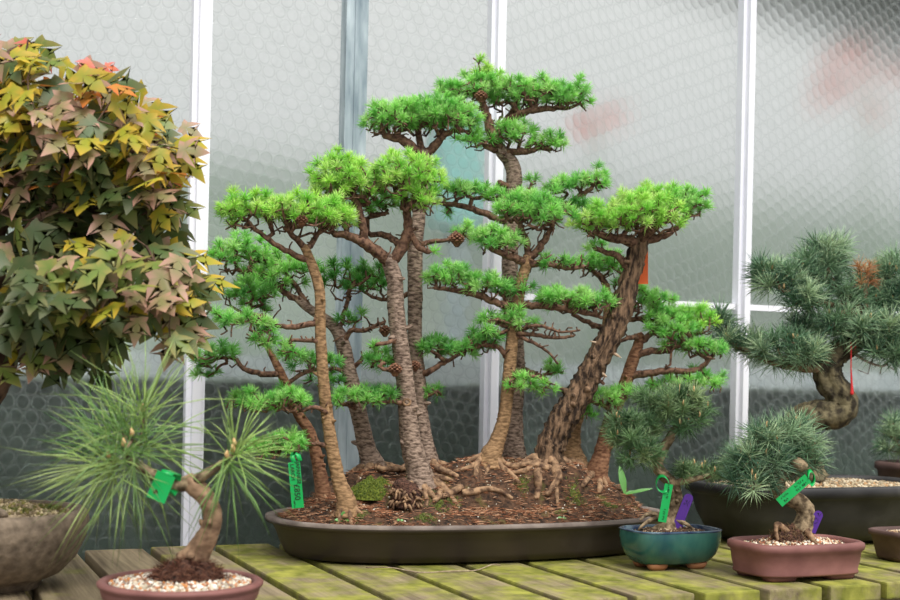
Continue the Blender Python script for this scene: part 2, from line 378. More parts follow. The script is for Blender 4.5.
mb = MB(); c = P(850, -30, 5.2); box(mb, c, (AV + Vector((0, 0, -.17))) * 1.5, NV * .5, Vector((0, 0, .24))); struct('roof_outside', mb, M['out_roof'])
mb = MB(); q = P(350, 250, depth_at(350, WALL - .03)); q.z = ZT / 2
box(mb, q, AV * .0235, NV * .018, Vector((0, 0, ZT / 2))); box(mb, q - NV * .019, AV * .005, NV * .0015, Vector((0, 0, ZT / 2)))
tag(mb.build('metal_post', M['post_grey'], smooth=False, loc=(q.x, q.y, 0)), 'blue-grey galvanised metal post standing against the bubble wrap behind the left part of the forest', 'post')
M['teal'] = mat_plain('teal_plastic', (128, 182, 178), .6); M['flower'] = mat_plain('red_petals', (214, 128, 116), .8)
q = P(440, 175, 3.5)
t_ = thing('nest_box', (q.x, q.y, 0), 'pale turquoise box on a grey pole outside, blurred behind bubble wrap by the middle bar', 'box')
mb = MB(); box(mb, q, AV * .065, NV * .06, Vector((0, 0, .15))); box(mb, q + Vector((0, 0, .158)), AV * .10, NV * .075, Vector((0, 0, .008))); mb.build('box_body', M['teal'], t_, smooth=False)
mb = MB(); c = Vector((q.x, q.y, (q.z - .15) / 2)) + AV * .01; box(mb, c, AV * .02, NV * .02, Vector((0, 0, (q.z - .15) / 2))); mb.build('pole', M['post_grey'], t_, smooth=False)
def blossom(px, py, D, spread, n, seed, label):
    r = random.Random(seed); c = P(px, py, D); t = thing('flowering_plant', (c.x, c.y, 0), label, 'plant')
    mb = MB(); tube(mb, catmull([(Vector((c.x, c.y, 0)), .012), (Vector((c.x + .03, c.y, c.z * .5)), .009), (c, .005)], .05), 8); mb.build('stem', M['moss_out'], t)
    for _ in range(n):
        p = c + Vector((r.uniform(-1, 1) * spread, r.uniform(-.5, .5) * spread, r.uniform(-.7, .7) * spread)); mb = MB()
        for k in range(6):
            a = k * math.pi / 3; d = Vector((math.cos(a), -.3, math.sin(a))).normalized(); w = d.cross(Vector((0, -1, 0))).normalized() * .014
            mb.add([p, p + d * .02 + w, p + d * .036, p + d * .02 - w, p + d * .02 + Vector((0, .008, 0))], [(0, 1, 4), (1, 2, 4), (2, 3, 4), (3, 0, 4)])
        mb.build('blossom', M['flower'], t)
M['moss_out'] = mat_plain('green_stem', (90, 120, 80), .8)
blossom(830, 92, 4.3, .15, 9, 3, 'tall plant with faint red blossoms outside the far right pane')
blossom(572, 130, 3.9, .06, 5, 4, 'plant with faint red blossoms outside, just right of the highest crown')

# ------------------------------------------------------------------ bench
bench = thing('slatted_bench', fr(.8, 2.05, 0), 'slatted wooden bench with green algae on its boards, carrying all the pots', 'bench')
FRONT, BACK = 1.69, 2.42
rb = random.Random(4)
def board(s0, w, n0, n1, mat, label=None, tilt=0):
    c = fr(s0 + w / 2, (n0 + n1) / 2, BENCH - .014)
    me = bpy.data.meshes.new('board'); hx, hy, hz, b = (n1 - n0) / 2, w / 2, .014, .0035
    import bmesh
    bm = bmesh.new(); bmesh.ops.create_cube(bm, size=1)
    bmesh.ops.scale(bm, vec=(2 * hx, 2 * hy, 2 * hz), verts=bm.verts)
    bmesh.ops.bevel(bm, geom=list(bm.edges), offset=b, segments=2, affect='EDGES', profile=.6)
    bm.to_mesh(me); bm.free(); me.materials.append(mat)
    o = bpy.data.objects.new('board', me); COL.objects.link(o); o.parent = bench
    o.location = c - bench.location; o.rotation_euler = (tilt, 0, BA + math.pi / 2)
    if label: o['label'] = label
    return o
s = -.30; k = 0
# the pixel columns where gaps meet row 572 fix the pitch (about .12 m)
g0 = G(407, 573, BENCH); sg = g0.dot(AV)
s = sg - .121 * 10
while s < 2.6:
    sc_ = s + .0605
    mat = M['board_dry'] if sc_ < .36 else (M['board_mid'] if sc_ < .50 else M['board'])
    n0 = FRONT + rb.uniform(-.006, .006)
    w = .104
    board(s + .014, w, n0, BACK + rb.uniform(-.01, .01), mat)
    s += .121; k += 1
for nn in (FRONT + .05, 2.05, BACK - .06):
    c = fr(1.0, nn, BENCH - .028 - .028); mb = MB(); box(mb, c, AV * 1.65, NV * .022, Vector((0, 0, .028)))
    mb.build('rail', M['board_mid'], bench, smooth=False)
for ss in (-.55, 1.0, 2.55):
    for nn in (FRONT + .095, BACK - .105):
        mb = MB(); c = fr(ss, nn, (BENCH - .028) / 2); box(mb, c, AV * .03, NV * .022, Vector((0, 0, (BENCH - .028) / 2)))
        mb.build('leg', M['board_dry'], bench, smooth=False)

# ------------------------------------------------------------------ pots
def sup(a, b, p, t):
    c, s_ = math.cos(t), math.sin(t)
    return (math.copysign(abs(c) ** (2 / p), c) * a, math.copysign(abs(s_) ** (2 / p), s_) * b)
def loft(mb, C, A, B, p, prof, ax=AV, bx=NV, seg=72, close0=True, close1=False):
    """rings (inset, z) of a rounded outline"""
    vs = []; fs = []
    for (ins, z) in prof:
        for k in range(seg):
            x, y = sup(A - ins, B - ins, p, 2 * math.pi * k / seg)
            vs.append(C + ax * x + bx * y + Vector((0, 0, z)))
    n = len(prof)
    for j in range(n - 1):
        for k in range(seg):
            fs.append((j * seg + k, j * seg + (k + 1) % seg, (j + 1) * seg + (k + 1) % seg, (j + 1) * seg + k))
    if close0: fs.append(tuple(reversed(range(seg))))
    if close1: fs.append(tuple(range((n - 1) * seg, n * seg)))
    mb.add(vs, fs)
def soil_disc(mb, C, A, B, p, hfun, rings=26, seg=96, ax=AV, bx=NV):
    vs = [C + Vector((0, 0, hfun(0, 0)))]; fs = []
    for j in range(1, rings + 1):
        r = j / rings
        for k in range(seg):
            x, y = sup(1, 1, p, 2 * math.pi * k / seg)
            vs.append(C + ax * (x * r * A) + bx * (y * r * B) + Vector((0, 0, hfun(x * r, y * r))))
    for k in range(seg): fs.append((0, 1 + k, 1 + (k + 1) % seg))
    for j in range(rings - 1):
        for k in range(seg):
            a = 1 + j * seg + k; b = 1 + j * seg + (k + 1) % seg
            fs.append((a, a + seg, b + seg, b))
    mb.add(vs, fs)
ICO = None
def stones(name, pts, sizes, cols, parent, seed=1, label=None, kind='stuff'):
    """a layer of small stones"""
    import bmesh
    global ICO
    if ICO is None:
        bm = bmesh.new(); bmesh.ops.create_icosphere(bm, subdivisions=1, radius=1)
        ICO = (np.array([v.co[:] for v in bm.verts]), [tuple(v.index for v in f.verts) for f in bm.faces]); bm.free()
    r = np.random.default_rng(seed); mb = MB()
    for p, s_, c in zip(pts, sizes, cols):
        q = ICO[0] * (s_ * r.uniform(.55, 1.15, 3)) * (1 + r.uniform(-.15, .15, (len(ICO[0]), 1)))
        mb.add([Vector(p) + Vector(v) for v in q], ICO[1], c)
    o = mb.build(name, M['vcol'], parent); o['kind'] = kind
    if label: o['label'] = label
    return o
GRAVEL = [(214, 200, 178), (236, 226, 208), (178, 152, 120), (196, 138, 84), (150, 92, 62), (120, 100, 84), (206, 178, 140), (88, 70, 60)]
def gravel(parent, C, A, B, p, hfun, n, size, seed, pal=GRAVEL, rmax=.97, hole=None, ax=AV, bx=NV):
    r = random.Random(seed); pts, sz, cs = [], [], []
    while len(pts) < n:
        x, y = r.uniform(-1, 1), r.uniform(-1, 1)
        if abs(x) ** p + abs(y) ** p > rmax ** p: continue
        if hole and hole(x, y): continue
        s_ = size * r.uniform(.6, 1.3)
        pts.append(C + ax * x * A + bx * y * B + Vector((0, 0, hfun(x, y) + s_ * .25))); sz.append(s_)
        jf = r.uniform(.8, 1.02); cs.append(lin([v * jf for v in r.choice(pal)]))
    return stones('gravel', pts, sz, cs, parent, seed)

# ------------------------------------------------------------------ growing branches and needles
def grow(path, targets, rng, rtip, step=.014, jit=.22, sag=.18, rmax=None):
    """path: [(Vector, r)] of a limb. Every target gets a twig from the nearest wood already there. Returns chains [(Vector, r)]."""
    pos = [p for p, r in path]; par = [-1] * len(path); cap = [r for p, r in path]; nb = len(path)
    arr = np.array([p[:] for p in pos]); order = []
    for t in targets:
        d = np.linalg.norm(arr - np.array(t), axis=1); order.append((d.min(), tuple(t)))
    order.sort(); kids = {}
    A = np.zeros((nb + len(targets) * 14, 3)); A[:nb] = arr; n = nb
    for _, t in order:
        d = np.linalg.norm(A[:n] - np.array(t), axis=1); i = int(d.argmin()); L = d[i]
        if L < 1e-4: continue
        k = min(12, max(1, int(L / step))); q = Vector(A[i]); tv = Vector(t); last = i
        for j in range(1, k + 1):
            f = j / k; p = q.lerp(tv, f)
            if j < k:
                p = p + Vector((rng.uniform(-1, 1), rng.uniform(-1, 1), rng.uniform(-1, 1))) * (L / k * jit) + Vector((0, 0, -sag * L * math.sin(math.pi * f) * (1 - f * .4)))
            if n >= len(A): A = np.vstack([A, np.zeros((400, 3))])
            A[n] = p[:]; pos.append(p); par.append(last); cap.append(None); last = n; n += 1
    rad = [0.0] * n; ch = [[] for _ in range(n)]
    for i in range(nb, n): ch[par[i]].append(i)
    for i in range(n - 1, nb - 1, -1):
        if not ch[i]: rad[i] = rtip
        else: rad[i] = min((sum(rad[c] ** 2.3 for c in ch[i])) ** (1 / 2.3) + .00003, rmax or 1)
    chains = []
    def follow(start, first):
        out = [(pos[start], min(rad[first] * 1.15, cap[start] or 1) if start < nb else rad[first])]; i = first
        while True:
            out.append((pos[i], rad[i]))
            if not ch[i]: break
            c = sorted(ch[i], key=lambda q_: -rad[q_])
            for o_ in c[1:]: stack.append((i, o_))
            i = c[0]
        chains.append(out)
    stack = []
    for i in range(nb):
        for c in ch[i]: stack.append((i, c))
    while stack:
        a, b = stack.pop(); follow(a, b)
    return chains

def unit(v): return v / (np.linalg.norm(v, axis=-1, keepdims=True) + 1e-9)
def tufts(pos, dirs, n, length, width, spread, shoot, pal, rng, lvar=.25):
    """rosettes of needles: returns arrays B, D, L, W, C"""
    Bs, Ds, Ls, Ws, Cs = [], [], [], [], []
    pal = np.array([lin(c) for c in pal])
    for p, d in zip(pos, dirs):
        k = max(3, int(n * rng.uniform(.75, 1.25)))
        t = rng.uniform(0, 1, (k, 1))
        R = unit(rng.normal(size=(k, 3)))
        dd = unit(np.array(d)[None] * (1 - spread) + R * spread)
        Bs.append(np.array(p)[None] + np.array(d)[None] * (t - .5) * shoot); Ds.append(dd)
        l = length * rng.uniform(.85, 1.15)
        Ls.append(l * rng.uniform(1 - lvar, 1 + lvar * .4, k)); Ws.append(width * rng.uniform(.8, 1.15, k))
        a, b = pal[rng.integers(len(pal))], pal[rng.integers(len(pal))]
        f = rng.uniform(0, 1, (k, 1)) * .5
        Cs.append((a * (1 - f) + b * f) * rng.uniform(.82, 1.15, (k, 1)))
    if not Bs: return None
    return [np.concatenate(x) for x in (Bs, Ds, Ls, Ws, Cs)]

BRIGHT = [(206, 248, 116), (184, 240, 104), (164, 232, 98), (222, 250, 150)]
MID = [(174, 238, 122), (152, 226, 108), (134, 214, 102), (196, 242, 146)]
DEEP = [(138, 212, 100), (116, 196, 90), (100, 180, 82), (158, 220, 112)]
PAL = {'b': BRIGHT, 'm': MID, 'd': DEEP}  # bright marks new growth; deeper tints also put the low pads' shade into colour

def pad_points(pad, D, rng, shell=.55, low=-.25, rd=None, mind=.010, flo=0, frac=1):
    cx, cy, rx, ry, n, dd = pad[:6]
    c = P(cx, cy, D + dd); k = (D + dd) / F
    RX, RZ = rx * k, ry * k; RY = rd if rd else min(RX * .75, .085)
    pts, dirs = [], []
    n = max(1, round(n * frac)); tries = 0
    while len(pts) < n and tries < n * 60:
        tries += 1
        v = Vector((rng.gauss(0, 1), rng.gauss(0, 1), rng.gauss(0, 1))).normalized() * (rng.uniform(0, 1) ** shell)
        if v.z < low: continue
        zc = (v.z - low) / (1 - low) * (2 - flo) - (1 - flo)
        st_ = rng.uniform(1.05, 1.3) if rng.random() < .14 else rng.uniform(.9, 1.0)
        p = c + RC * v.x * RX * st_ + FW * v.y * RY + UC * (zc * st_ + rng.gauss(0, .14)) * RZ
        if any((p - q).length < mind for q in pts[-40:]): tries += 0; 
        if sum(1 for q in pts if (p - q).length < mind) > 0: continue
        d = Vector((v.x * .7, v.y * .7, .55 + .5 * v.z)) + Vector((rng.uniform(-1, 1), rng.uniform(-1, 1), rng.uniform(-1, 1))) * .35
        pts.append(p); dirs.append(d.normalized())
    return pts, dirs

def limb(root, D, path, pads, rng, nrng, style, mat, wood_mat, wide=.004):
    """one branch part with its needles as sub-parts"""
    pw = [(P(x, y, D + dd), r * (D + dd) / F) for (x, y, r, dd) in path]
    fine = catmull(pw, .008)
    fine = [(p + Vector((rng.uniform(-1, 1), rng.uniform(-1, 1), rng.uniform(-1, 1))) * min(r * .35, .0016) if 0 < i < len(fine) - 1 else p, r) for i, (p, r) in enumerate(fine)]
    mb = MB(); tube(mb, fine, 9, .10, rng)
    targets, pp, under = [], [], []
    for pad in pads:
        pts, dirs = pad_points(pad, D, rng, style.get('shell', .55), style.get('low', -.25), mind=style.get('mind', .011), flo=.72 if pad[4] > 10 else .3, frac=style.get('frac', 1))
        pp.append((pad, pts, dirs)); targets += pts
        c = P(pad[0], pad[1], D + pad[5]); k = (D + pad[5]) / F      # bare twigs under the needles
        for _ in range(int(pad[4] * style.get('under', 0))):
            a = rng.uniform(0, 6.283); q = math.sqrt(rng.random()) * .85
            under.append(c + RC * (q * math.cos(a) * pad[2] * k) + FW * (q * math.sin(a) * min(pad[2] * k * .75, .085)) + UC * (rng.uniform(-1.0, .3) * pad[3] * k))
    # knobs and dead spurs
    extra = []
    for i in range(int(len(fine) * style.get('spur', .25))):
        p, r = fine[rng.randrange(1, len(fine))]
        extra.append(p + Vector((rng.uniform(-1, 1), rng.uniform(-1, 1), rng.uniform(-.3, 1))).normalized() * (r + rng.uniform(.004, .013) * style.get('spurlen', 1)))
    for ch in grow(fine, targets + extra + under, rng, style['rtip'], rmax=max(style.get('rmax', .0035), .001)): tube(mb, ch, 5, .18, rng, cap=False)
    b = mb.build('branch', wood_mat, root)
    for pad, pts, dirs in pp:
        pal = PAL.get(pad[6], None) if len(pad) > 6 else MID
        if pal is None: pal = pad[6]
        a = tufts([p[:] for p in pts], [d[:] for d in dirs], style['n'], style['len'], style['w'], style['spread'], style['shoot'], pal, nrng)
        if a: needles_object('needles', mat, b, *a, nrng, droop=style.get('droop', .08))
    return b

LARCH = dict(n=62, len=.0205, w=.00112, spread=.58, shoot=.008, rtip=.0014, rmax=.0048, spur=.6, mind=.0145, droop=.05, low=.02, shell=.42, under=1.5, frac=.78)
def trunk_part(root, D, pts, mat, rng, rough=.06, ridge=.07, sides=16, name='trunk', knots=0):
    pw = [(P(x, y, D + dd), r * (D + dd) / F) for (x, y, r, dd) in pts]
    fine = catmull(pw, .006)
    mb = MB(); tube(mb, fine, sides, rough, rng, ridge=ridge)
    for _ in range(knots):
        p, r = fine[rng.randrange(int(len(fine) * .15), len(fine) - 2)]
        d = Vector((rng.uniform(-1, 1), rng.uniform(-1, .3), rng.uniform(-.1, .6))).normalized()
        tube(mb, [(p + d * r * .6, r * .42), (p + d * (r + .003), r * .3), (p + d * (r + rng.uniform(.004, .012)), r * .15)], 7, .15, rng)
    return mb.build(name, mat, root)

# ------------------------------------------------------------------ the forest tray
TS, TN, TA, TB = 1.004, 2.235, .396, .212
RIMZ = BENCH + .072
TC = fr(TS, TN, BENCH)
# where every trunk enters the soil: (pixel column, pixel row, distance from the glazing line n)
BASES = dict(t1=(345, 502, 2.14), t2=(322, 490, 2.24), t3=(374, 468, 2.30), t4=(419, 484, 2.19), t5=(426, 466, 2.30), t6=(515, 464, 2.32),
             t7=(491, 458, 2.22), t8=(547, 462, 2.19), t9=(572, 464, 2.29), t10=(598, 474, 2.24))
CTRL = []
for _x, _y, _n in BASES.values():
    _p = P(_x, _y, depth_at(_x, _n)); _d = _p - TC
    CTRL.append((_d.dot(AV) / (TA - .018), _d.dot(NV) / (TB - .018), _p.z - RIMZ, 1.0))
for _u, _v, _h in ((-.8, 0, .012), (-.62, -.5, .014), (-.3, -.72, .012), (-.1, -.7, .012), (.15, -.72, .014), (.4, -.72, .014), (.62, -.55, .02), (.85, 0, .018), (.7, -.1, .045),
                   (.05, -.3, .062), (.45, -.2, .10), (-.32, -.25, .045), (-.5, .6, .03), (0, .7, .05), (.5, .7, .05)):
    CTRL.append((_u, _v, _h, .8))
def soil_h(u, v):
    """height above the rim inside the tray (u along, v towards the glazing)"""
    r = (abs(u) ** 2.4 + abs(v) ** 2.4) ** (1 / 2.4)
    e = min(1.0, max(0.0, (1 - r) / .22)); e = e * e * (3 - 2 * e)
    sw = sh = 1e-9
    for cu, cv, ch, w in CTRL:
        q = w * math.exp(-((u - cu) ** 2 + ((v - cv) * .62) ** 2) / (2 * .085 ** 2)); sw += q; sh += q * ch
    w = .003 * math.sin(u * 23 + v * 9) * math.sin(v * 14 + 1) + .002 * math.sin(u * 41 - v * 17) + .0015 * math.sin(u * 70 + 3) * math.sin(v * 45)
    return -.006 + (sh / sw + .006) * e + w * e
def soil_z(p):
    d = p - TC; u = d.dot(AV) / (TA - .018); v = d.dot(NV) / (TB - .018)
    if abs(u) ** 2.4 + abs(v) ** 2.4 > 1: return None
    return RIMZ + soil_h(u, v)
def S(px, py):
    """point of the soil under a pixel"""
    r = ray(px, py); t = 1.9
    while t < 3.0:
        p = EYE + r * t; z = soil_z(p)
        if z is not None and p.z <= z: return p
        t += .003
    return None
tray = thing('bonsai_tray', TC, 'long oval dark brown tray planted with the larch forest', 'tray')
prof = [(.050, .010), (.044, .004), (.036, .005), (.028, .018), (.019, .042), (.012, .056), (.008, .060), (.0, .062), (-.001, .068), (.003, .072)]
mb = MB(); loft(mb, TC, TA, TB, 2.4, prof); mb.build('tray_body', M['tray'], tray)
mb = MB(); loft(mb, TC, TA, TB, 2.4, [(-.001, .0665), (-.001, .072), (.003, .0735), (.014, .0725), (.017, .069), (.018, .055)], close0=False)
mb.build('rim', M['tray_rim'], tray)
for (u, v) in ((-.5, -.45), (.5, -.45), (-.5, .45), (.5, .45)):
    mb = MB(); loft(mb, fr(TS + u * TA, TN + v * TB, BENCH), .05, .022, 3, [(.0, .0004), (-.003, .006)], close1=True); mb.build('foot', M['tray'], tray)
mb = MB(); soil_disc(mb, TC, TA - .018, TB - .018, 2.4, lambda u, v: RIMZ - BENCH + soil_h(u, v) , 40, 140)
soil = mb.build('soil', M['soil'], tray)
# fallen needles and grit
nr = np.random.default_rng(5); rr = random.Random(5)
B_, D_, C_ = [], [], []
while len(B_) < 7000:
    u, v = rr.uniform(-1, 1), rr.uniform(-1, 1)
    if abs(u) ** 2.4 + abs(v) ** 2.4 > .95: continue
    dens = .35 + .65 * (math.sin(u * 9 + 2) * math.sin(v * 5 + u * 4) > -.2)
    if v > .3 and rr.random() < .6: continue
    if rr.random() > dens: continue
    B_.append((fr(TS + u * (TA - .018), TN + v * (TB - .018), RIMZ + soil_h(u, v) + rr.uniform(.0006, .003)))[:])
    a = rr.uniform(0, 6.28); D_.append((math.cos(a), math.sin(a), rr.uniform(-.15, .25)))
    C_.append(lin(rr.choice([(164, 110, 80), (136, 88, 64), (184, 134, 102), (104, 70, 54), (200, 160, 128)])))
k = len(B_)
o = needles_object('needle_litter', M['litter'], tray, np.array(B_), unit(np.array(D_)), nr.uniform(.008, .018, k), nr.uniform(.0009, .0016, k), np.array(C_), nr); o['kind'] = 'stuff'
pts, sz, cs = [], [], []
for _ in range(420):
    u, v = rr.uniform(-.9, .9), rr.uniform(-.9, .3)
    if abs(u) ** 2.4 + abs(v) ** 2.4 > .9: continue
    s_ = rr.uniform(.0008, .0024); pts.append(fr(TS + u * (TA - .018), TN + v * (TB - .018), RIMZ + soil_h(u, v) + s_ * .5)); sz.append(s_)
    cs.append(lin(rr.choice([(220, 214, 200), (170, 160, 140), (120, 96, 74), (90, 70, 56), (200, 190, 170)])))
stones('grit', pts, sz, cs, tray, 3)

def moss(name, parent, centre, rx, ry, h, n, seed, label=None, pal=((122, 138, 40), (96, 120, 34), (148, 156, 58), (74, 96, 30))):
    r = random.Random(seed); q = np.random.default_rng(seed); mb = MB()
    flat = h < .01; onsoil = flat and parent.name.startswith('bonsai_tray')
    def base(x, y):
        if not onsoil: return 0
        z = soil_z(centre + AV * x * rx + NV * y * ry); return (z - centre.z) if z else 0
    def hz(x, y): return base(x, y) + h * max(0, 1 - x * x - y * y) ** .6 * (.5 if flat else 1) * (1 + .25 * math.sin(x * 9 + seed) * math.sin(y * 8)) - .002
    q_ = .6 if flat else 1
    soil_disc(mb, centre, rx * q_, ry * q_, 2, lambda x, y: hz(x * q_, y * q_), 12, 40)
    o = mb.build(name, M['moss'], parent)
    if label: o['label'] = label
    B, D, C = [], [], []
    for _ in range(n):
        a = r.uniform(0, 6.28); rad = math.sqrt(r.uniform(0, 1)) * ((1 + .35 * math.sin(3 * a + seed) + .25 * math.sin(7 * a + seed * 2)) if flat else 1); x, y = rad * math.cos(a), rad * math.sin(a)
        B.append((centre + AV * x * rx + NV * y * ry + Vector((0, 0, hz(x, y))))[:]); D.append((x * .5 + r.uniform(-.5, .5), y * .5 + r.uniform(-.5, .5), 1))
        C.append(lin(r.choice(pal)))
    s = needles_object('moss_fuzz', M['leaf'], o, np.array(B), unit(np.array(D)), q.uniform(.002, .0045, n), np.full(n, .0011), np.array(C), q); s['kind'] = 'stuff'
    return o
M['moss'] = mat_noise('moss', (58, 70, 24), (112, 122, 44), (260, 260, 260), .95, .8)
c = S(374, 497)
if c: moss('moss_clump', tray, c + Vector((0, .018, -.002)), .048, .040, .032, 3600, 3, 'yellow-green moss mound between the left trunks')
for (x, y, rx) in ((438, 505, .024), (426, 518, .022), (575, 497, .026), (345, 517, .016), (560, 512, .016), (452, 500, .02), (360, 516, .012), (610, 506, .02), (522, 486, .016)):
    c = S(x, y)
    if c: moss('moss_clump', tray, c, rx, rx * .7, .004, 650, int(x), pal=((110, 124, 44), (90, 106, 40), (136, 138, 66), (78, 84, 38)))

# roots traced over the mound: (pixels, start radius, end radius)
def root_part(parent, px, r0, r1, seed, lift=.5):
    r = random.Random(seed); pts = []
    for i, (x, y) in enumerate(px):
        p = S(x, y)
        if p is None:
            if not pts: continue
            p = pts[-1][0] + Vector((.004, -.004, -.004))
        f = i / max(1, len(px) - 1); rr_ = r0 + (r1 - r0) * f
        pts.append((p + Vector((0, 0, rr_ * lift)), rr_))
    if len(pts) < 2: return
    fine = catmull(pts, .005); mb = MB(); tube(mb, fine, 10, .10, r, ridge=.10); return mb.build('root', M['root'], parent)

def larch(name_label, D, base, trunk, branches, bark, seed, roots=(), cones=(), style=LARCH, knots=6, group=None):
    """a larch of the forest. trunk [(x,y,r_px,dd)] from the base upward"""
    rng = random.Random(seed); nrng = np.random.default_rng(seed)
    b = P(base[0], base[1], D); z = soil_z(b)
    if z is None: z = b.z
    loc = Vector((b.x, b.y, min(b.z, z)))
    root = thing('larch_tree', loc, name_label, 'bonsai tree', 'larch trees planted in the oval tray')
    x0, y0, r0, d0 = trunk[0]
    # the trunk is carried down into the soil
    down = max(0.0, (b.z - z)) * F / D + 6
    tr = [(x0 - (trunk[1][0] - x0) * .1, y0 + down, r0 * 1.35, d0)] + list(trunk)
    trunk_part(root, D, tr, M[bark], rng, .05 if bark != 'bark_dark' else .10, .07 if bark != 'bark_dark' else .16, 18, knots=knots)
    # flare
    for i in range(6):
        a = 2 * math.pi * (i + rng.uniform(-.3, .3)) / 6; rad = r0 * D / F * rng.uniform(.7, 1)
        p0 = P(x0, y0 - r0 * .2, D + d0) + Vector((math.cos(a), math.sin(a), 0)) * rad * .4; q = p0 + Vector((math.cos(a + .1), math.sin(a + .1), 0)) * rad * .9
        e = p0 + Vector((math.cos(a), math.sin(a), 0)) * rad * rng.uniform(1.5, 2.6)
        for v in (q, e):
            zz = soil_z(v); v.z = (zz if zz else z) 
        q.z += rad * .22; e.z -= rad * .12
        mb = MB(); tube(mb, catmull([(p0, rad * .44), (q, rad * .34), (e, rad * .14)], .004), 9, .08, rng, ridge=.08); mb.build('root', M['root'], root)
    for br in branches:
        limb(root, D, br[0], br[1], rng, nrng, dict(style, **(br[2] if len(br) > 2 else {})), M['leaf'], M['twig'])
    for i, rt in enumerate(roots): root_part(root, rt[0], rt[1], rt[2], seed * 10 + i)
    for (x, y, rad, dd) in cones: cone(root, P(x, y, D + dd), rad * D / F, rng)
    return root
def cone(parent, c, r, rng, name='cone'):
    mb = MB(); k = 8
    for j in range(7):
        f = j / 6; rr_ = .9 * r * math.sin(math.pi * (.14 + f * .78)) 
        for i in range(k):
            a = 2 * math.pi * (i + .5 * (j % 2)) / k; d = Vector((math.cos(a), math.sin(a), 0))
            p = c + Vector((0, 0, r * .62 * (1 - 2 * f))) + d * rr_ * .45; t = Vector((-d.y, d.x, 0)) * r * .36
            tipp = p + d * rr_ * .62 + Vector((0, 0, r * .18))
            mb.add([p - t * .6 - Vector((0, 0, r * .1)), p + t * .6 - Vector((0, 0, r * .1)), tipp + t * .6, tipp - t * .6, (tipp + p) / 2 + Vector((0, 0, r * .3))],
                   [(0, 1, 2, 3), (0, 4, 1), (1, 4, 2), (2, 4, 3), (3, 4, 0)])
    tube(mb, [(c + Vector((0, 0, -r * .6)), r * .35), (c, r * .55), (c + Vector((0, 0, r * .5)), r * .35)], 8)
    return mb.build(name, M['cone'], parent, smooth=False)

# --- trees, left to right.  pads: (cx, cy, rx, ry, tufts, depth offset, tint)
d1 = depth_at(345, 2.14)
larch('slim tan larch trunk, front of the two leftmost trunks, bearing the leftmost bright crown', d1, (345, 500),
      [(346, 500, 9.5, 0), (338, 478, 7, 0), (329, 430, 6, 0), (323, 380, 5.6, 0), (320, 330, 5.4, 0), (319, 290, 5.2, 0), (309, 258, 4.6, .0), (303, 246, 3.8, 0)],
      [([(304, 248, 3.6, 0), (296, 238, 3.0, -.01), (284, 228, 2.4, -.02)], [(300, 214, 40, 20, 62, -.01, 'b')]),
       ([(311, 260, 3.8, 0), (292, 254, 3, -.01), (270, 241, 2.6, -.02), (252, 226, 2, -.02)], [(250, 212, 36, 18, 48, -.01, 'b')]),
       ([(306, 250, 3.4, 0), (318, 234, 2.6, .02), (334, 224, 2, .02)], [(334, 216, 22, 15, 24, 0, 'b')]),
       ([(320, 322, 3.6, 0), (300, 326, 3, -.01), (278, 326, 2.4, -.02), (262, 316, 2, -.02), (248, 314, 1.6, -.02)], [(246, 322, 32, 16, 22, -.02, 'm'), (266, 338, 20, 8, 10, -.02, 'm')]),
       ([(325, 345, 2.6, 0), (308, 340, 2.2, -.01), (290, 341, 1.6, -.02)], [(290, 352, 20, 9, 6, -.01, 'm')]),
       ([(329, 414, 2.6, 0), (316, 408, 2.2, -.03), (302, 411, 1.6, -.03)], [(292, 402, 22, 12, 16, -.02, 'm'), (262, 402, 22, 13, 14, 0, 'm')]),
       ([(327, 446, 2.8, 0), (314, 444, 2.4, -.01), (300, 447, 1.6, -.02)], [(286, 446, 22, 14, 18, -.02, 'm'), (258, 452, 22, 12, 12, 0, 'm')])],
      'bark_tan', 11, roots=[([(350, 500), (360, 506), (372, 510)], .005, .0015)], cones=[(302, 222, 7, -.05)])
d2 = depth_at(322, 2.24)
larch('thin crooked brown larch trunk behind the slim tan one, leftmost at its base', d2, (322, 488),
      [(323, 490, 7.5, 0), (318, 462, 6, 0), (311, 434, 5.4, 0), (298, 413, 5, 0), (288, 388, 4.6, 0), (281, 373, 4.2, 0), (275, 361, 3.6, 0), (268, 348, 2.6, 0)],
      [([(281, 374, 3.4, 0), (257, 373, 3, -.01), (243, 368, 2.4, -.01), (234, 358, 2, -.01), (216, 359, 1.6, -.01)], [(214, 356, 24, 12, 14, -.01, 'd'), (206, 366, 14, 12, 9, 0, 'd')], dict(spur=.6)),
       ([(268, 350, 2.4, 0), (262, 336, 2, 0), (256, 322, 1.6, 0)], [(252, 300, 34, 22, 26, .01, 'd')]),
       ([(298, 412, 2.6, 0), (280, 408, 2, 0), (262, 408, 1.6, 0)], [(250, 402, 32, 10, 16, 0, 'd'), (286, 398, 22, 10, 12, 0, 'd')]),
       ([(286, 384, 2.4, 0), (306, 372, 2, .01), (322, 368, 1.6, .02)], [(312, 362, 28, 9, 16, .02, 'd')])],
      'bark_red', 12)
d3 = depth_at(374, 2.30)
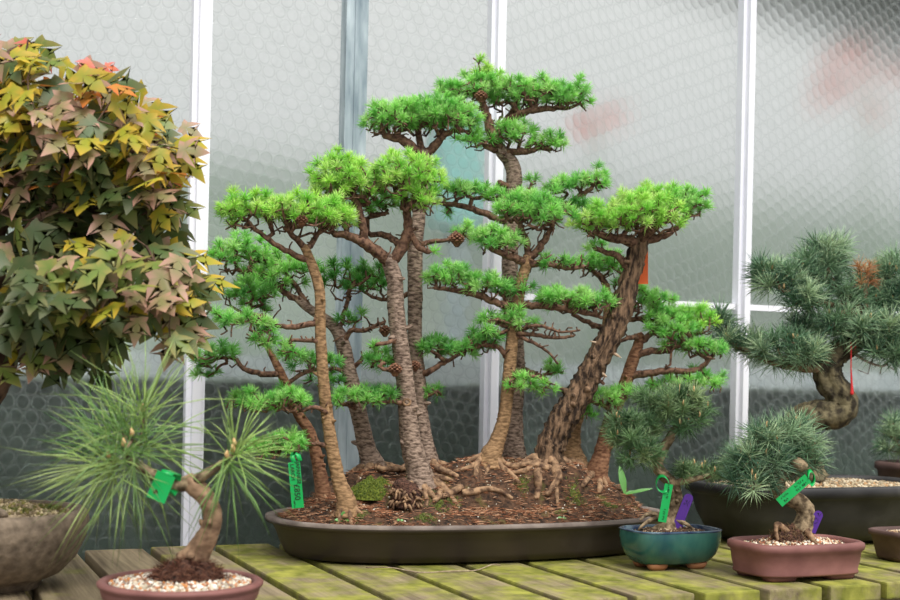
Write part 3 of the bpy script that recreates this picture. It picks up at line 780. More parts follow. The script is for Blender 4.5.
larch('grey larch trunk leaning left behind the moss mound, second trunk cluster from the left', d3, (374, 466),
      [(375, 468, 13, 0), (368, 452, 9.6, 0), (362, 427, 8.6, 0), (354, 393, 8, 0), (348, 367, 7.4, 0), (343, 345, 7, 0), (336, 329, 6.2, 0), (322, 317, 5, 0), (308, 308, 4.4, 0), (296, 298, 3.6, 0)],
      [([(300, 301, 3.6, 0), (284, 292, 3, 0), (266, 280, 2.4, 0), (250, 270, 2, 0)], [(244, 256, 36, 20, 46, 0, 'm'), (262, 284, 36, 18, 36, .01, 'm')]),
       ([(310, 309, 3, 0), (296, 286, 2.4, .01), (282, 270, 2, .01)], [(290, 268, 28, 16, 24, .02, 'm')]),
       ([(344, 345, 3, 0), (350, 331, 2.6, -.01), (366, 330, 2.2, -.01), (384, 322, 1.8, -.01)], [(352, 318, 22, 7, 6, 0, 'd')], dict(spur=2.0, spurlen=1.7)),
       ([(340, 332, 2.6, 0), (344, 312, 2.2, .01), (350, 296, 2, .01)], [(344, 280, 26, 22, 26, .02, 'd'), (372, 274, 20, 10, 12, .01, 'd')]),
       ([(352, 376, 2.4, 0), (334, 368, 2, -.01), (322, 372, 1.6, -.01)], [(324, 378, 24, 9, 10, 0, 'd')]),
       ([(354, 368, 2.4, 0), (366, 356, 2, -.01), (382, 353, 1.6, -.01)], [(384, 362, 16, 7, 5, 0, 'd')], dict(spur=1.0)),
       ([(358, 410, 2.4, 0), (346, 404, 2, -.05), (338, 404, 1.6, -.06)], [(354, 398, 24, 12, 18, -.06, 'm')])],
      'bark_grey', 13, roots=[([(378, 470), (392, 462), (404, 462), (412, 470)], .009, .004), ([(366, 470), (360, 478), (356, 486)], .006, .002)], cones=[(385, 332, 7, -.02)])
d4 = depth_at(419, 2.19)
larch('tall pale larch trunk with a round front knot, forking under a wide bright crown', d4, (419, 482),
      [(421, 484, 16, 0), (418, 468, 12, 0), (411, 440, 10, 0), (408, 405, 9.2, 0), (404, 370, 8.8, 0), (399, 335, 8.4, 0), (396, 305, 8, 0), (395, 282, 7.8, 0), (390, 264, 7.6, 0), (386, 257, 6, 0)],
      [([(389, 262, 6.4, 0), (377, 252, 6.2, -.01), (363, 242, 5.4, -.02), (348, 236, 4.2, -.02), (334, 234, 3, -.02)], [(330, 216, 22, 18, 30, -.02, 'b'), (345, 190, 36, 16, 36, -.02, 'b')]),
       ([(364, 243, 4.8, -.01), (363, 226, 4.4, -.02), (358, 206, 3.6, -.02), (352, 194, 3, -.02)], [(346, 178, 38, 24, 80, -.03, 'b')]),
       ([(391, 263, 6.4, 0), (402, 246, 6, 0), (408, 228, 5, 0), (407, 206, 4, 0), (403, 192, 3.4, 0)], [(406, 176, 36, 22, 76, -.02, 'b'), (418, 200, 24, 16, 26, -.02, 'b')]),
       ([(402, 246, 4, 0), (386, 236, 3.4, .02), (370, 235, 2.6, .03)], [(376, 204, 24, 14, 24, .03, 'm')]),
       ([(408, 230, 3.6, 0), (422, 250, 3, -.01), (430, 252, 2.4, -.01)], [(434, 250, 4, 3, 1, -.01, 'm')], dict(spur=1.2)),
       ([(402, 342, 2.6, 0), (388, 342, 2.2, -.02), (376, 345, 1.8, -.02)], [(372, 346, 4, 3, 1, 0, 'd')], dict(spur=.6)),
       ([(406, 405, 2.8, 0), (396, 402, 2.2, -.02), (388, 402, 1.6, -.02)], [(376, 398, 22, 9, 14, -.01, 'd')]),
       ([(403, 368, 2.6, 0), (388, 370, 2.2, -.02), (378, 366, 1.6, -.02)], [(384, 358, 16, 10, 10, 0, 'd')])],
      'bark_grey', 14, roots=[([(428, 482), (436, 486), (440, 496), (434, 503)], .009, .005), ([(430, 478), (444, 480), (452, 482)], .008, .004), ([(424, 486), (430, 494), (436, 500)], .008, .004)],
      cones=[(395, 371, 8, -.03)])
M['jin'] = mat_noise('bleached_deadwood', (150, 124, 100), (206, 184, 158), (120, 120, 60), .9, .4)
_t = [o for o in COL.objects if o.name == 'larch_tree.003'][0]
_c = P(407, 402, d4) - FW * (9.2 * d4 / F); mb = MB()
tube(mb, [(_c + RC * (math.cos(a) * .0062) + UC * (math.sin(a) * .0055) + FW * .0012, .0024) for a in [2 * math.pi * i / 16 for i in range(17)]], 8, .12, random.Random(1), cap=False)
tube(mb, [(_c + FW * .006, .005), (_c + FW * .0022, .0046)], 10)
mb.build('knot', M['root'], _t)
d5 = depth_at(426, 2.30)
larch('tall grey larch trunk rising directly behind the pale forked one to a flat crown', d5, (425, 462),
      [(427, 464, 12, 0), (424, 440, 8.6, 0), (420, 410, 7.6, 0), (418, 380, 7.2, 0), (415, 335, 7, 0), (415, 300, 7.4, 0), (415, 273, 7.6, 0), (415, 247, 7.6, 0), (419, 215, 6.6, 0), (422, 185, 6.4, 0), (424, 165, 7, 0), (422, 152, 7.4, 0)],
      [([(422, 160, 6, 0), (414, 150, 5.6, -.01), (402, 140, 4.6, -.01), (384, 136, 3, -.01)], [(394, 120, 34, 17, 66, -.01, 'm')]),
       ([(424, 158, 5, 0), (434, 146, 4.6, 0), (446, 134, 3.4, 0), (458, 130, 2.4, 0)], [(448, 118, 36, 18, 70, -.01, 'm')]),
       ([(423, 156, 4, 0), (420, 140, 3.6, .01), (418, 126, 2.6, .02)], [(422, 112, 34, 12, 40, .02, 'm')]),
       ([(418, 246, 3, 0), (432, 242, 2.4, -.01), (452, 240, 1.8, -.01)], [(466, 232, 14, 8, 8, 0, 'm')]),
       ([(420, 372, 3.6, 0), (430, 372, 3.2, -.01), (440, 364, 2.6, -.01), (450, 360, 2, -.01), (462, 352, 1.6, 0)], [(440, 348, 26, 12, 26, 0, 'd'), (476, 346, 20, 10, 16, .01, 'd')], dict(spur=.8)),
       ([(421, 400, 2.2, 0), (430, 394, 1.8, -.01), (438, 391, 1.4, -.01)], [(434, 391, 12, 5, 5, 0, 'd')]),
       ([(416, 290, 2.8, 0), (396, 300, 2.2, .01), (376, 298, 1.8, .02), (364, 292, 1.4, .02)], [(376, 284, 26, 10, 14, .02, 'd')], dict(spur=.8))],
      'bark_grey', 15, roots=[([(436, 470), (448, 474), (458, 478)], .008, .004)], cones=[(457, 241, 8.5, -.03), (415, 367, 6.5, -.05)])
d6 = depth_at(515, 2.32)
larch('tallest larch, straight pale trunk at the back reaching the highest crown', d6, (515, 462),
      [(516, 464, 13, 0), (513, 440, 10, 0), (513, 410, 9.4, 0), (515, 380, 9, 0), (515, 340, 8.4, 0), (512, 300, 8, 0), (510, 267, 7.6, 0), (511, 230, 7.2, 0), (512, 200, 7, 0), (514, 180, 7.6, 0), (511, 163, 7, 0), (502, 152, 6, 0), (494, 140, 5, 0)],
      [([(500, 150, 5.6, 0), (491, 132, 5.2, -.01), (487, 116, 4.4, -.01), (482, 100, 3.2, -.01)], [(470, 92, 34, 16, 54, -.01, 'm'), (486, 76, 18, 10, 10, 0, 'b')]),
       ([(480, 96, 1.6, -.01), (481, 78, 1.2, -.01), (478, 62, .8, -.01)], [(479, 60, 4, 4, 2, -.01, 'b'), (481, 74, 5, 6, 4, -.01, 'b')]),
       ([(495, 140, 5, 0), (505, 124, 4.8, 0), (522, 113, 4, -.01), (544, 109, 3, -.01), (568, 108, 2.2, -.01)], [(528, 92, 38, 14, 58, -.01, 'm'), (568, 98, 26, 14, 34, -.01, 'm')]),
       ([(492, 134, 3.8, 0), (508, 118, 3, .02), (520, 96, 2.4, .02)], [(514, 100, 32, 15, 26, .03, 'm')]),
       ([(504, 153, 4.2, 0), (522, 152, 3.4, -.01), (540, 148, 2.6, -.01), (552, 149, 2, -.01)], [(514, 134, 24, 11, 26, -.01, 'm'), (546, 143, 20, 10, 20, -.01, 'm')]),
       ([(500, 152, 3.4, 0), (484, 146, 2.4, -.01)], [(480, 140, 20, 10, 18, -.01, 'm')]),
       ([(510, 222, 4, 0), (497, 219, 3.6, -.01), (474, 209, 3.2, -.01), (452, 204, 2.6, -.01), (440, 203, 1.8, -.01)], [(462, 192, 28, 8, 28, -.01, 'm'), (492, 194, 14, 9, 10, 0, 'm'), (446, 210, 8, 6, 3, 0, 'm')]),
       ([(512, 220, 4, 0), (540, 212, 3.6, 0), (562, 206, 3.2, 0), (580, 196, 2.6, 0), (596, 184, 1.8, 0)], [(560, 186, 16, 10, 16, 0, 'm'), (590, 182, 20, 10, 22, 0, 'm'), (572, 206, 20, 8, 10, 0, 'd')]),
       ([(514, 210, 2.4, 0), (528, 196, 2, -.01), (532, 182, 1.4, -.01)], [(532, 180, 7, 5, 3, -.01, 'm'), (516, 196, 16, 8, 10, 0, 'm')]),
       ([(518, 366, 2.6, 0), (536, 374, 2.2, -.04), (548, 380, 1.6, -.04)], [(556, 368, 14, 6, 8, -.02, 'm')]),
       ([(512, 186, 3.4, 0), (502, 184, 3, -.01), (498, 182, 2, -.01)], [], dict(spur=0))],
      'bark_grey', 16, roots=[([(524, 464), (538, 466), (552, 468)], .008, .004)], cones=[(481, 98, 7.5, -.05)])
d7 = depth_at(491, 2.22)
larch('smooth slim larch trunk in front of the tallest one, with layered side branches', d7, (490, 456),
      [(491, 456, 11, 0), (497, 442, 8, 0), (504, 420, 6.6, 0), (508, 384, 6.2, 0), (511, 350, 6, 0), (513, 326, 5.6, 0), (517, 308, 5.4, 0), (521, 284, 5.4, 0), (526, 266, 5.2, 0), (528, 256, 4.6, 0)],
      [([(526, 264, 4.8, 0), (515, 258, 4, -.01), (500, 253, 3.2, -.01), (486, 246, 2.4, -.01)], [(496, 240, 24, 15, 34, -.01, 'm')], dict(spur=.8)),
       ([(528, 260, 4.8, 0), (538, 250, 4, 0), (546, 238, 3.2, 0), (552, 228, 2.4, 0)], [(540, 212, 30, 19, 56, -.01, 'm')], dict(spur=.8)),
       ([(528, 258, 4, 0), (526, 240, 3.4, 0), (520, 224, 2.6, 0)], [(514, 208, 22, 15, 30, .01, 'm')]),
       ([(527, 263, 4, 0), (548, 264, 3.2, -.01), (566, 268, 2.6, -.01), (584, 266, 1.8, -.01)], [(562, 262, 24, 7, 9, -.01, 'd')], dict(spur=2.0, spurlen=1.7)),
       ([(518, 310, 4.2, 0), (498, 303, 3.8, -.01), (474, 294, 3.2, -.01), (452, 290, 2.6, -.01), (434, 288, 1.8, -.01)], [(448, 278, 26, 11, 30, -.01, 'm'), (488, 286, 26, 11, 26, -.01, 'm'), (512, 292, 20, 10, 14, 0, 'd')]),
       ([(519, 306, 4, 0), (540, 306, 3.6, -.01), (564, 309, 3.2, -.01), (590, 314, 2.6, -.01), (602, 318, 1.8, -.01)], [(560, 298, 26, 9, 28, -.01, 'm'), (592, 302, 24, 10, 26, -.01, 'm')]),
       ([(513, 328, 3, 0), (500, 324, 2.4, -.01), (488, 322, 1.6, -.01)], [(490, 318, 14, 6, 8, -.01, 'm'), (512, 314, 14, 7, 8, -.01, 'm')]),
       ([(513, 334, 3, 0), (530, 334, 2.4, -.01), (552, 338, 1.8, -.01), (574, 336, 1.2, -.01)], [(524, 322, 14, 6, 6, -.01, 'm')], dict(spur=2.2, spurlen=1.8)),
       ([(516, 336, 2.4, 0), (532, 342, 1.8, -.02), (548, 352, 1.3, -.03), (558, 364, .9, -.03)], [], dict(spur=.5, spurlen=1.2)),
       ([(517, 330, 2.4, 0), (540, 326, 1.8, -.03), (562, 332, 1.3, -.04), (580, 330, .9, -.04)], [], dict(spur=.5, spurlen=1.2)),
       ([(515, 326, 2.2, 0), (498, 334, 1.6, -.02), (482, 332, 1.1, -.03)], [(486, 328, 7, 4, 3, -.03, 'm')], dict(spur=.5)),
       ([(506, 357, 3, 0), (500, 348, 2.6, -.01), (486, 345, 2.2, -.01), (472, 349, 1.6, -.01), (460, 353, 1.2, 0)], [(482, 338, 18, 8, 14, -.01, 'd'), (462, 346, 12, 9, 8, -.01, 'd')]),
       ([(512, 372, 2.6, 0), (524, 374, 2.2, -.02), (538, 378, 1.8, -.02), (550, 383, 1.4, -.02)], [(520, 384, 16, 8, 12, -.02, 'm'), (545, 388, 12, 5, 5, -.02, 'm')], dict(spur=.8))],
      'bark_tan', 17, roots=[([(488, 458), (478, 464), (476, 476), (478, 484)], .008, .004), ([(494, 460), (510, 468), (530, 466), (548, 470)], .008, .005), ([(496, 464), (512, 476), (520, 484)], .006, .003), ([(484, 460), (470, 468), (452, 472)], .007, .002)])
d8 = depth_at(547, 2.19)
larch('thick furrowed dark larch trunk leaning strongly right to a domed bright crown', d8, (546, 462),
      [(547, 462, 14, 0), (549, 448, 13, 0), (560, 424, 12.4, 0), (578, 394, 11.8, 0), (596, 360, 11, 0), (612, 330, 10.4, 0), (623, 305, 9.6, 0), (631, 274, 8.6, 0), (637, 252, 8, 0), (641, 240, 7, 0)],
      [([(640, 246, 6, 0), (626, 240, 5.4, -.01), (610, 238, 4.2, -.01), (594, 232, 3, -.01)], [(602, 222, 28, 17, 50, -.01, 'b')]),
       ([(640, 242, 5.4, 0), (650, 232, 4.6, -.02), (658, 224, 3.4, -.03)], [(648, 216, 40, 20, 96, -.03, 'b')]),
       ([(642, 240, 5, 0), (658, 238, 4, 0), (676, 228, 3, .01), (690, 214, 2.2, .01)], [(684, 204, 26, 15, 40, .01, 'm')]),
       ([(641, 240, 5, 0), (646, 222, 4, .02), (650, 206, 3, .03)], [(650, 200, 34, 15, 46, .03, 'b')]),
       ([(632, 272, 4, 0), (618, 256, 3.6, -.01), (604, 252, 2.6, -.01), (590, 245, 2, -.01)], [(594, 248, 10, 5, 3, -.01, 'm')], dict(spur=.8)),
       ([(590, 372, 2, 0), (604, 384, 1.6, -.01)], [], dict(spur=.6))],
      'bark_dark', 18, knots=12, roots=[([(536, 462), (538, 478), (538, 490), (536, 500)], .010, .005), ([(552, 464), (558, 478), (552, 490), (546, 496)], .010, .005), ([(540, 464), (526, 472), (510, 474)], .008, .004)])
_t = [o for o in COL.objects if o.name == 'larch_tree.007'][0]
for (x0, y0, x1, y1, dd) in ((604, 345, 590, 341, -.02), (612, 352, 621, 358, -.015), (590, 384, 578, 378, -.02), (628, 300, 616, 304, -.02), (600, 372, 607, 377, -.02)):
    a_, b_ = P(x0, y0, d8 + dd * .3), P(x1, y1, d8 + dd); mb = MB(); tube(mb, catmull([(a_, .0042), (a_.lerp(b_, .5), .003), (b_, .0008)], .004), 7, .12, random.Random(x0))
    o = mb.build('deadwood_spur', M['jin'], _t)
d9 = depth_at(572, 2.29)
larch('pale-footed larch trunk almost hidden behind the thick leaning one', d9, (571, 462),
      [(572, 464, 16, 0), (570, 446, 11, 0), (574, 424, 8.4, 0), (584, 396, 7, 0), (598, 360, 6, 0), (606, 330, 5.4, 0), (608, 305, 4.8, 0), (606, 284, 4, 0)],
      [([(606, 286, 3.6, 0), (600, 276, 3, 0), (590, 270, 2, 0)], [(600, 264, 26, 14, 34, 0, 'm')]),
       ([(608, 316, 3.4, 0), (624, 318, 3, .01), (644, 320, 2.4, .01), (664, 322, 1.6, 0)], [(648, 302, 30, 13, 30, .01, 'm')]),
       ([(606, 330, 3.2, 0), (588, 322, 2.6, 0), (572, 314, 1.8, 0)], [(572, 304, 26, 9, 18, 0, 'm')]),
       ([(607, 300, 3, 0), (620, 290, 2.4, .01), (626, 278, 1.8, .01)], [(628, 284, 18, 10, 12, .01, 'm')])],
      'bark_tan', 19, roots=[([(584, 466), (592, 470), (598, 476)], .008, .004)])
d10 = depth_at(598, 2.24)
larch('reddish larch trunk at the right end of the tray, with long low branches reaching right', d10, (597, 474),
      [(597, 474, 12, 0), (602, 456, 8.6, 0), (606, 438, 7.6, 0), (613, 414, 7, 0), (620, 396, 6.6, 0), (627, 379, 6.2, 0), (633, 360, 6, 0), (638, 346, 5, 0), (641, 334, 3.6, 0)],
      [([(634, 357, 4.2, 0), (648, 351, 3.8, -.01), (664, 350, 3.2, -.01), (680, 345, 2.4, -.01)], [(672, 330, 26, 14, 34, -.01, 'm'), (700, 322, 16, 14, 20, 0, 'b')]),
       ([(628, 376, 4.2, 0), (648, 373, 3.8, -.01), (672, 371, 3.4, -.02), (696, 370, 2.8, -.02), (710, 358, 2.2, -.02), (716, 350, 1.6, -.02)], [(708, 350, 22, 10, 16, -.02, 'm'), (684, 344, 24, 10, 16, -.01, 'm'), (700, 382, 26, 12, 26, -.01, 'm'), (666, 386, 22, 9, 16, 0, 'm')], dict(spur=.7)),
       ([(614, 412, 2.8, 0), (604, 406, 2.2, -.02), (592, 402, 1.6, -.02)], [(604, 398, 22, 9, 16, -.02, 'm'), (628, 394, 20, 8, 12, -.02, 'm'), (588, 412, 8, 8, 5, -.02, 'd')]),
       ([(638, 346, 3.6, 0), (650, 334, 3, .01), (660, 322, 2, .01)], [(660, 314, 26, 10, 20, .02, 'm')]),
       ([(640, 338, 3, 0), (628, 338, 2.4, -.02), (618, 342, 1.6, -.02)], [], dict(spur=.6))],
      'bark_red', 20, roots=[([(604, 474), (612, 482), (622, 490)], .007, .002), ([(592, 474), (586, 482), (582, 488)], .008, .004), ([(598, 478), (600, 488), (598, 494)], .008, .004)])

# loose surface roots and the bristly stump in the middle of the tray
for i, pxs in enumerate([[(462, 496), (474, 494), (488, 491), (500, 493), (512, 500)], [(460, 490), (446, 497), (438, 498)]]):
    root_part(tray, pxs, .0075, .004, 70 + i, .7)
st = S(405, 503); rs = random.Random(8); ns = np.random.default_rng(8)
if st is None: st = fr(.9, 2.1, RIMZ)
stump = thing('root_stump', st - Vector((0, 0, .008)), 'dark bristly root stump beside the moss mound, at the foot of the forked trunk', 'stump')
mb = MB(); tube(mb, catmull([(st + Vector((0, .004, -.01)), .026), (st + Vector((.001, .006, .012)), .027), (st + Vector((-.004, .008, .032)), .019), (st + Vector((-.004, .008, .040)), .009)], .004), 16, .14, rs, ridge=.1)
sb = mb.build('stump_core', M['rootball'], stump)
for k in range(54):
    a = rs.uniform(3.3, 6.2); z = rs.uniform(-.004, .026); p = st + Vector((math.cos(a) * .022, math.sin(a) * .020 + .004, z))
    e = p + Vector((math.cos(a) * .004 + rs.uniform(-.009, .009), rs.uniform(-.010, -.002), rs.uniform(-.014, .004)))
    mb = MB(); tube(mb, catmull([(p, .0022), (p.lerp(e, .5) + Vector((0, -.004, .003)), .0024), (e, .0016)], .004), 6, .15, rs); mb.build('rootlet', M['root'], stump)

# seedlings and broad weed leaves growing in the tray
def blade(mb, p, tip, w, nrm, col, fold=.15):
    ax = tip - p; s_ = ax.cross(nrm).normalized(); n = 8; vs = []; fs = []
    for i in range(n + 1):
        f = i / n; ww = w * math.sin(math.pi * (f * .93 + .05)) ** .8; c = p + ax * f - nrm * (f * f) * ax.length * .12
        vs += [c - s_ * ww + nrm * ww * fold * 2, c, c + s_ * ww + nrm * ww * fold * 2]
    for i in range(n):
        for j in (0, 1): fs.append((i * 3 + j, i * 3 + j + 1, i * 3 + j + 4, i * 3 + j + 3))
    mb.add(vs, fs, col)
def weed(px, py, leaves, label, cat='weed', size=1):
    c = S(px, py)
    if c is None: c = fr(TS, TN, RIMZ)
    t = thing('seedling', c, label, cat)
    mb = MB(); tube(mb, [(c - Vector((0, 0, .003)), .001), (c + Vector((0, 0, .004)), .001)], 6); mb.build('stem', M['twig'], t)
    for (dx, dy, dz, w) in leaves:
        mb = MB(); v = Vector((dx, dy, dz)); blade(mb, c + Vector((0, 0, .003)), c + v, w, Vector((0, -.75, .65)), lin((110, 176, 88))); mb.build('leaf', M['leaf'], t)
weed(343, 522, [(.001, -.002, .020, .0045), (.014, -.006, .006, .0035), (-.014, -.006, .005, .0035)], 'tiny pale green seedling near the left front rim of the tray')
weed(625, 496, [(-.010, .01, .062, .007), (.052, -.01, .020, .004), (.016, 0, .012, .003)], 'broad-leaved green weed at the right end of the tray')
weed(562, 520, [(.008, 0, .004, .003), (-.008, 0, .005, .003)], 'very small seedling right of centre on the front of the tray soil')
weed(400, 522, [(.006, 0, .003, .0025), (-.006, 0, .004, .0025)], 'very small seedling left of centre on the front of the tray soil')

# dry string lying on the bench in front of the tray
pts = [(G(x, y, BENCH) + Vector((0, 0, z)), .0011) for x, y, z in ((366, 568, .001), (390, 570, .004), (420, 573, .001), (450, 573, .003), (475, 571, .001), (492, 567, .004), (500, 566, .002))]
mb = MB(); tube(mb, catmull(pts, .006), 6, .1, rs)
tag(mb.build('string', M['string'], loc=pts[3][0]), 'thin dry string lying on the bench boards in front of the tray', 'string')

# ------------------------------------------------------------------ labels and tags
def slab(mb, c, ux, uy, hw, hh, th=.0005, roundtop=False, col=None):
    n = ux.cross(uy).normalized(); out = []
    if roundtop:
        out = [(-hw, -hh), (hw, -hh)] + [(hw * math.cos(a), hh - hw + hw * math.sin(a)) for a in [math.pi * i / 10 for i in range(11)]]
    else: out = [(-hw, -hh), (hw, -hh), (hw, hh), (-hw, hh)]
    k = len(out); vs = [c + ux * x + uy * y + n * th for x, y in out] + [c + ux * x + uy * y - n * th for x, y in out]
    fs = [tuple(range(k)), tuple(reversed(range(k, 2 * k)))] + [(i, i + k, (i + 1) % k + k, (i + 1) % k) for i in range(k)]
    mb.add(vs, fs)
def writing(parent, text, c, ux, uy, size):
    cu = bpy.data.curves.new('lettering', 'FONT'); cu.body = text; cu.size = size; cu.align_x = 'CENTER'; cu.align_y = 'CENTER'; cu.extrude = .0001; cu.offset = .00012
    cu.materials.append(M['ink']); o = bpy.data.objects.new('lettering', cu); COL.objects.link(o); o.parent = parent
    n = ux.cross(uy).normalized(); mt = Matrix.Identity(4)
    for i in range(3): mt[i][0] = ux[i]; mt[i][1] = uy[i]; mt[i][2] = n[i]
    dg = bpy.context.evaluated_depsgraph_get(); me = bpy.data.meshes.new_from_object(o.evaluated_get(dg)); bpy.data.objects.remove(o)
    o = bpy.data.objects.new('lettering', me); COL.objects.link(o); o.parent = parent; me.materials.clear(); me.materials.append(M['ink'])
    o.rotation_euler = mt.to_euler(); o.location = c + n * .0009 - origin(parent); return o
def scribble(parent, c, ux, uy, length, height, seed):
    """illegible handwritten ink strokes, one word long"""
    r = random.Random(seed); n = ux.cross(uy).normalized(); k = max(3, int(length / height * 1.6)); mb = MB()
    for i in range(k):
        x = (i + .5) / k * length - length / 2; pts = []
        for j in range(4): pts.append((c + n * .0009 + ux * (x + r.uniform(-.35, .35) * length / k) + uy * r.uniform(-.5, .5) * height, .00034))
        tube(mb, catmull(pts, .0008), 4)
    return mb.build('handwriting', M['ink'], parent)
def strap_path(mb, pts, wdir, hw, th=.0005):
    """ribbon with thickness along pts"""
    vs = []; fs = []
    n = len(pts)
    for i, p in enumerate(pts):
        t = (pts[min(i + 1, n - 1)] - pts[max(i - 1, 0)]).normalized(); nn = t.cross(wdir).normalized()
        vs += [p - wdir * hw - nn * th, p + wdir * hw - nn * th, p + wdir * hw + nn * th, p - wdir * hw + nn * th]
    for i in range(n - 1):
        for j in range(4): fs.append((i * 4 + j, i * 4 + (j + 1) % 4, i * 4 + 4 + (j + 1) % 4, i * 4 + 4 + j))
    fs += [(3, 2, 1, 0), tuple(range((n - 1) * 4, n * 4))]
    mb.add(vs, fs)
def img_dir(dx, dy): return (RC * dx - UC * dy).normalized()
# the larch price tag, hanging from the low left branch
D = d1 - .06; top = P(294, 462, D); bot = P(298, 508, D); hw = 6.0 * D / F
t = thing('price_tag', top, 'green plastic tag with handwritten price hanging vertically over the left end of the tray', 'tag')
dn = (bot - top).normalized(); side = (RC - dn * RC.dot(dn)).normalized(); side = (side + FW * .12).normalized()
mb = MB(); slab(mb, (top + bot) / 2, side, -dn, hw, (bot - top).length / 2); mb.build('tag_strip', M['green_tag'], t, smooth=False)
mb = MB(); a = top; strap_path(mb, [a, a + Vector((-.004, .004, .008)), a + Vector((-.002, .008, .016)), a + Vector((.006, .006, .012)), a + Vector((.010, .002, .002))], dn.cross(side).cross(dn).normalized() * 1.0, .004)
mb.build('tag_loop', M['green_tag'], t)
cm = (top + bot) / 2; writing(t, 'JAPANESE', cm - dn * .020 + side * .0055, dn, side, .0088); writing(t, 'LARCH', cm - dn * .022 - side * .0040, dn, side, .0088); writing(t, '£850', cm + dn * .012 + side * .0005, dn, side, .0135)
scribble(t, cm + dn * .031 - side * .005, dn, side, .014, .003, 5)

# ------------------------------------------------------------------ maple in the stone pot at the left edge
mp_c = Vector((P(-26, 560, 1.95).x, 1.93, BENCH))
maple = thing('potted_maple', mp_c, 'broad maple bonsai with bronze and yellow-green leaves in a round stoneware pot', 'bonsai tree')
mb = MB(); loft(mb, mp_c, .172, .150, 2.2, [(.07, .0), (.066, .010), (.058, .014), (.040, .022), (.018, .045), (.004, .075), (0, .100), (.002, .112), (.008, .118), (.016, .117), (.020, .108), (.022, .09)], ax=Vector((1, 0, 0)), bx=Vector((0, 1, 0)))
mb.build('pot', M['pot_stone'], maple)
X, Y = Vector((1, 0, 0)), Vector((0, 1, 0))
hm = lambda u, v: .106 + .022 * max(0, 1 - u * u - v * v) + .003 * math.sin(u * 13) * math.sin(v * 11)
mb = MB(); soil_disc(mb, mp_c, .151, .129, 2.2, hm, ax=X, bx=Y); mb.build('soil', M['soil_gravel'], maple)
gravel(maple, mp_c, .151, .129, 2.2, hm, 1500, .0032, 21, [(178, 160, 122), (150, 130, 96), (200, 182, 146), (120, 104, 76), (138, 128, 70)], ax=X, bx=Y)
for (x, y, w) in ((.075, -.04, .03), (.02, -.06, .035), (.1, .02, .03)):
    moss('moss_clump', maple, mp_c + Vector((x, y, hm(x / .15, y / .13) - .001)), w, w * .7, .007, 700, int(x * 999), pal=((110, 116, 40), (86, 96, 34), (140, 130, 66)))
pts_, sz_, cs_ = [], [], []
mb = MB(); rk = random.Random(3)
import bmesh
def rock(parent, c, r, seed, mat, label=None):
    bm = bmesh.new(); bmesh.ops.create_icosphere(bm, subdivisions=3, radius=1); r_ = random.Random(seed); ph = [r_.uniform(0, 6) for _ in range(6)]
    mb = MB(); vs = []
    for v in bm.verts:
        q = v.co; k = 1 + .14 * math.sin(q.x * 3 + ph[0]) + .12 * math.sin(q.y * 4 + ph[1]) * math.cos(q.z * 3 + ph[2]) + .04 * math.sin(q.x * 9 + ph[3])
        vs.append(c + Vector((q.x * r[0], q.y * r[1], q.z * r[2])) * k)
    mb.add(vs, [tuple(v.index for v in f.verts) for f in bm.faces]); bm.free()
    return mb.build('stone', mat, parent)
rock(maple, mp_c + Vector((.052, -.085, .120)), (.030, .018, .014), 5, M['pot_stone'])
DM = 1.93
rng = random.Random(31)
trunk_part(maple, DM, [(-60, 516, 36, 0), (-62, 480, 30, 0), (-50, 440, 26, 0), (-26, 405, 23, 0), (-4, 368, 20, 0), (-4, 325, 18, 0), (-12, 270, 14, 0), (-8, 210, 10, 0), (0, 150, 7, 0), (6, 110, 4, 0)], M['maple_bark'], rng, .05, .10, 20)
LEAF = [(0, 0), (-.03, .14), (-.02, .34), (.10, .31), (.17, .30), (.34, .43), (.64, .56), (.57, .38), (.50, .27), (.72, .17), (1.06, 0)]
def maple_leaf(mb, p, axis, nrm, size, ccen, cedge, r):
    axis = axis.normalized(); s_ = nrm.cross(axis).normalized(); n = axis.cross(s_).normalized()
    fold = r.uniform(.02, .18); droop = r.uniform(.0, .26); asym = r.uniform(-.16, .16); twist = r.uniform(-.35, .35)
    outl = LEAF + [(x, -y) for x, y in reversed(LEAF[1:-1])]
    def pt(x, y):
        x2 = x + asym * y; return p + (axis * x2 + s_ * y - n * (abs(y) * fold + x * x * droop + abs(y) * x * twist * (1 if y > 0 else -.6))) * size
    vs = [pt(x, y) for x, y in outl]; k = len(vs); mid = [pt(.22, 0), pt(.55, 0)]
    vs += mid; a, b = k, k + 1; h = len(LEAF) - 1; fs = []
    for i in range(k):
        j = (i + 1) % k; near = (a if min(outl[i][0], outl[j][0]) < .40 and abs(outl[i][1]) + abs(outl[j][1]) > -1 and not (outl[i][0] > .5 and outl[j][0] > .5) else b)
        fs.append((i, j, near))
    # close the seam between the two hubs
    i8 = LEAF.index((.50, .27)); fs.append((i8, b, a)); fs.append((k - i8, a, b))
    kk = len(mb.v); mb.v.extend([tuple(v) for v in vs]); mb.f.extend([tuple(q + kk for q in f) for f in fs])
    for i in range(k):
        e = (abs(outl[i][1]) > .3 or outl[i][0] > .9); w = 1 if e else .35
        mb.c.append([ccen[q] * (1 - w) + cedge[q] * w for q in range(3)])
    mb.c.extend([ccen, ccen])
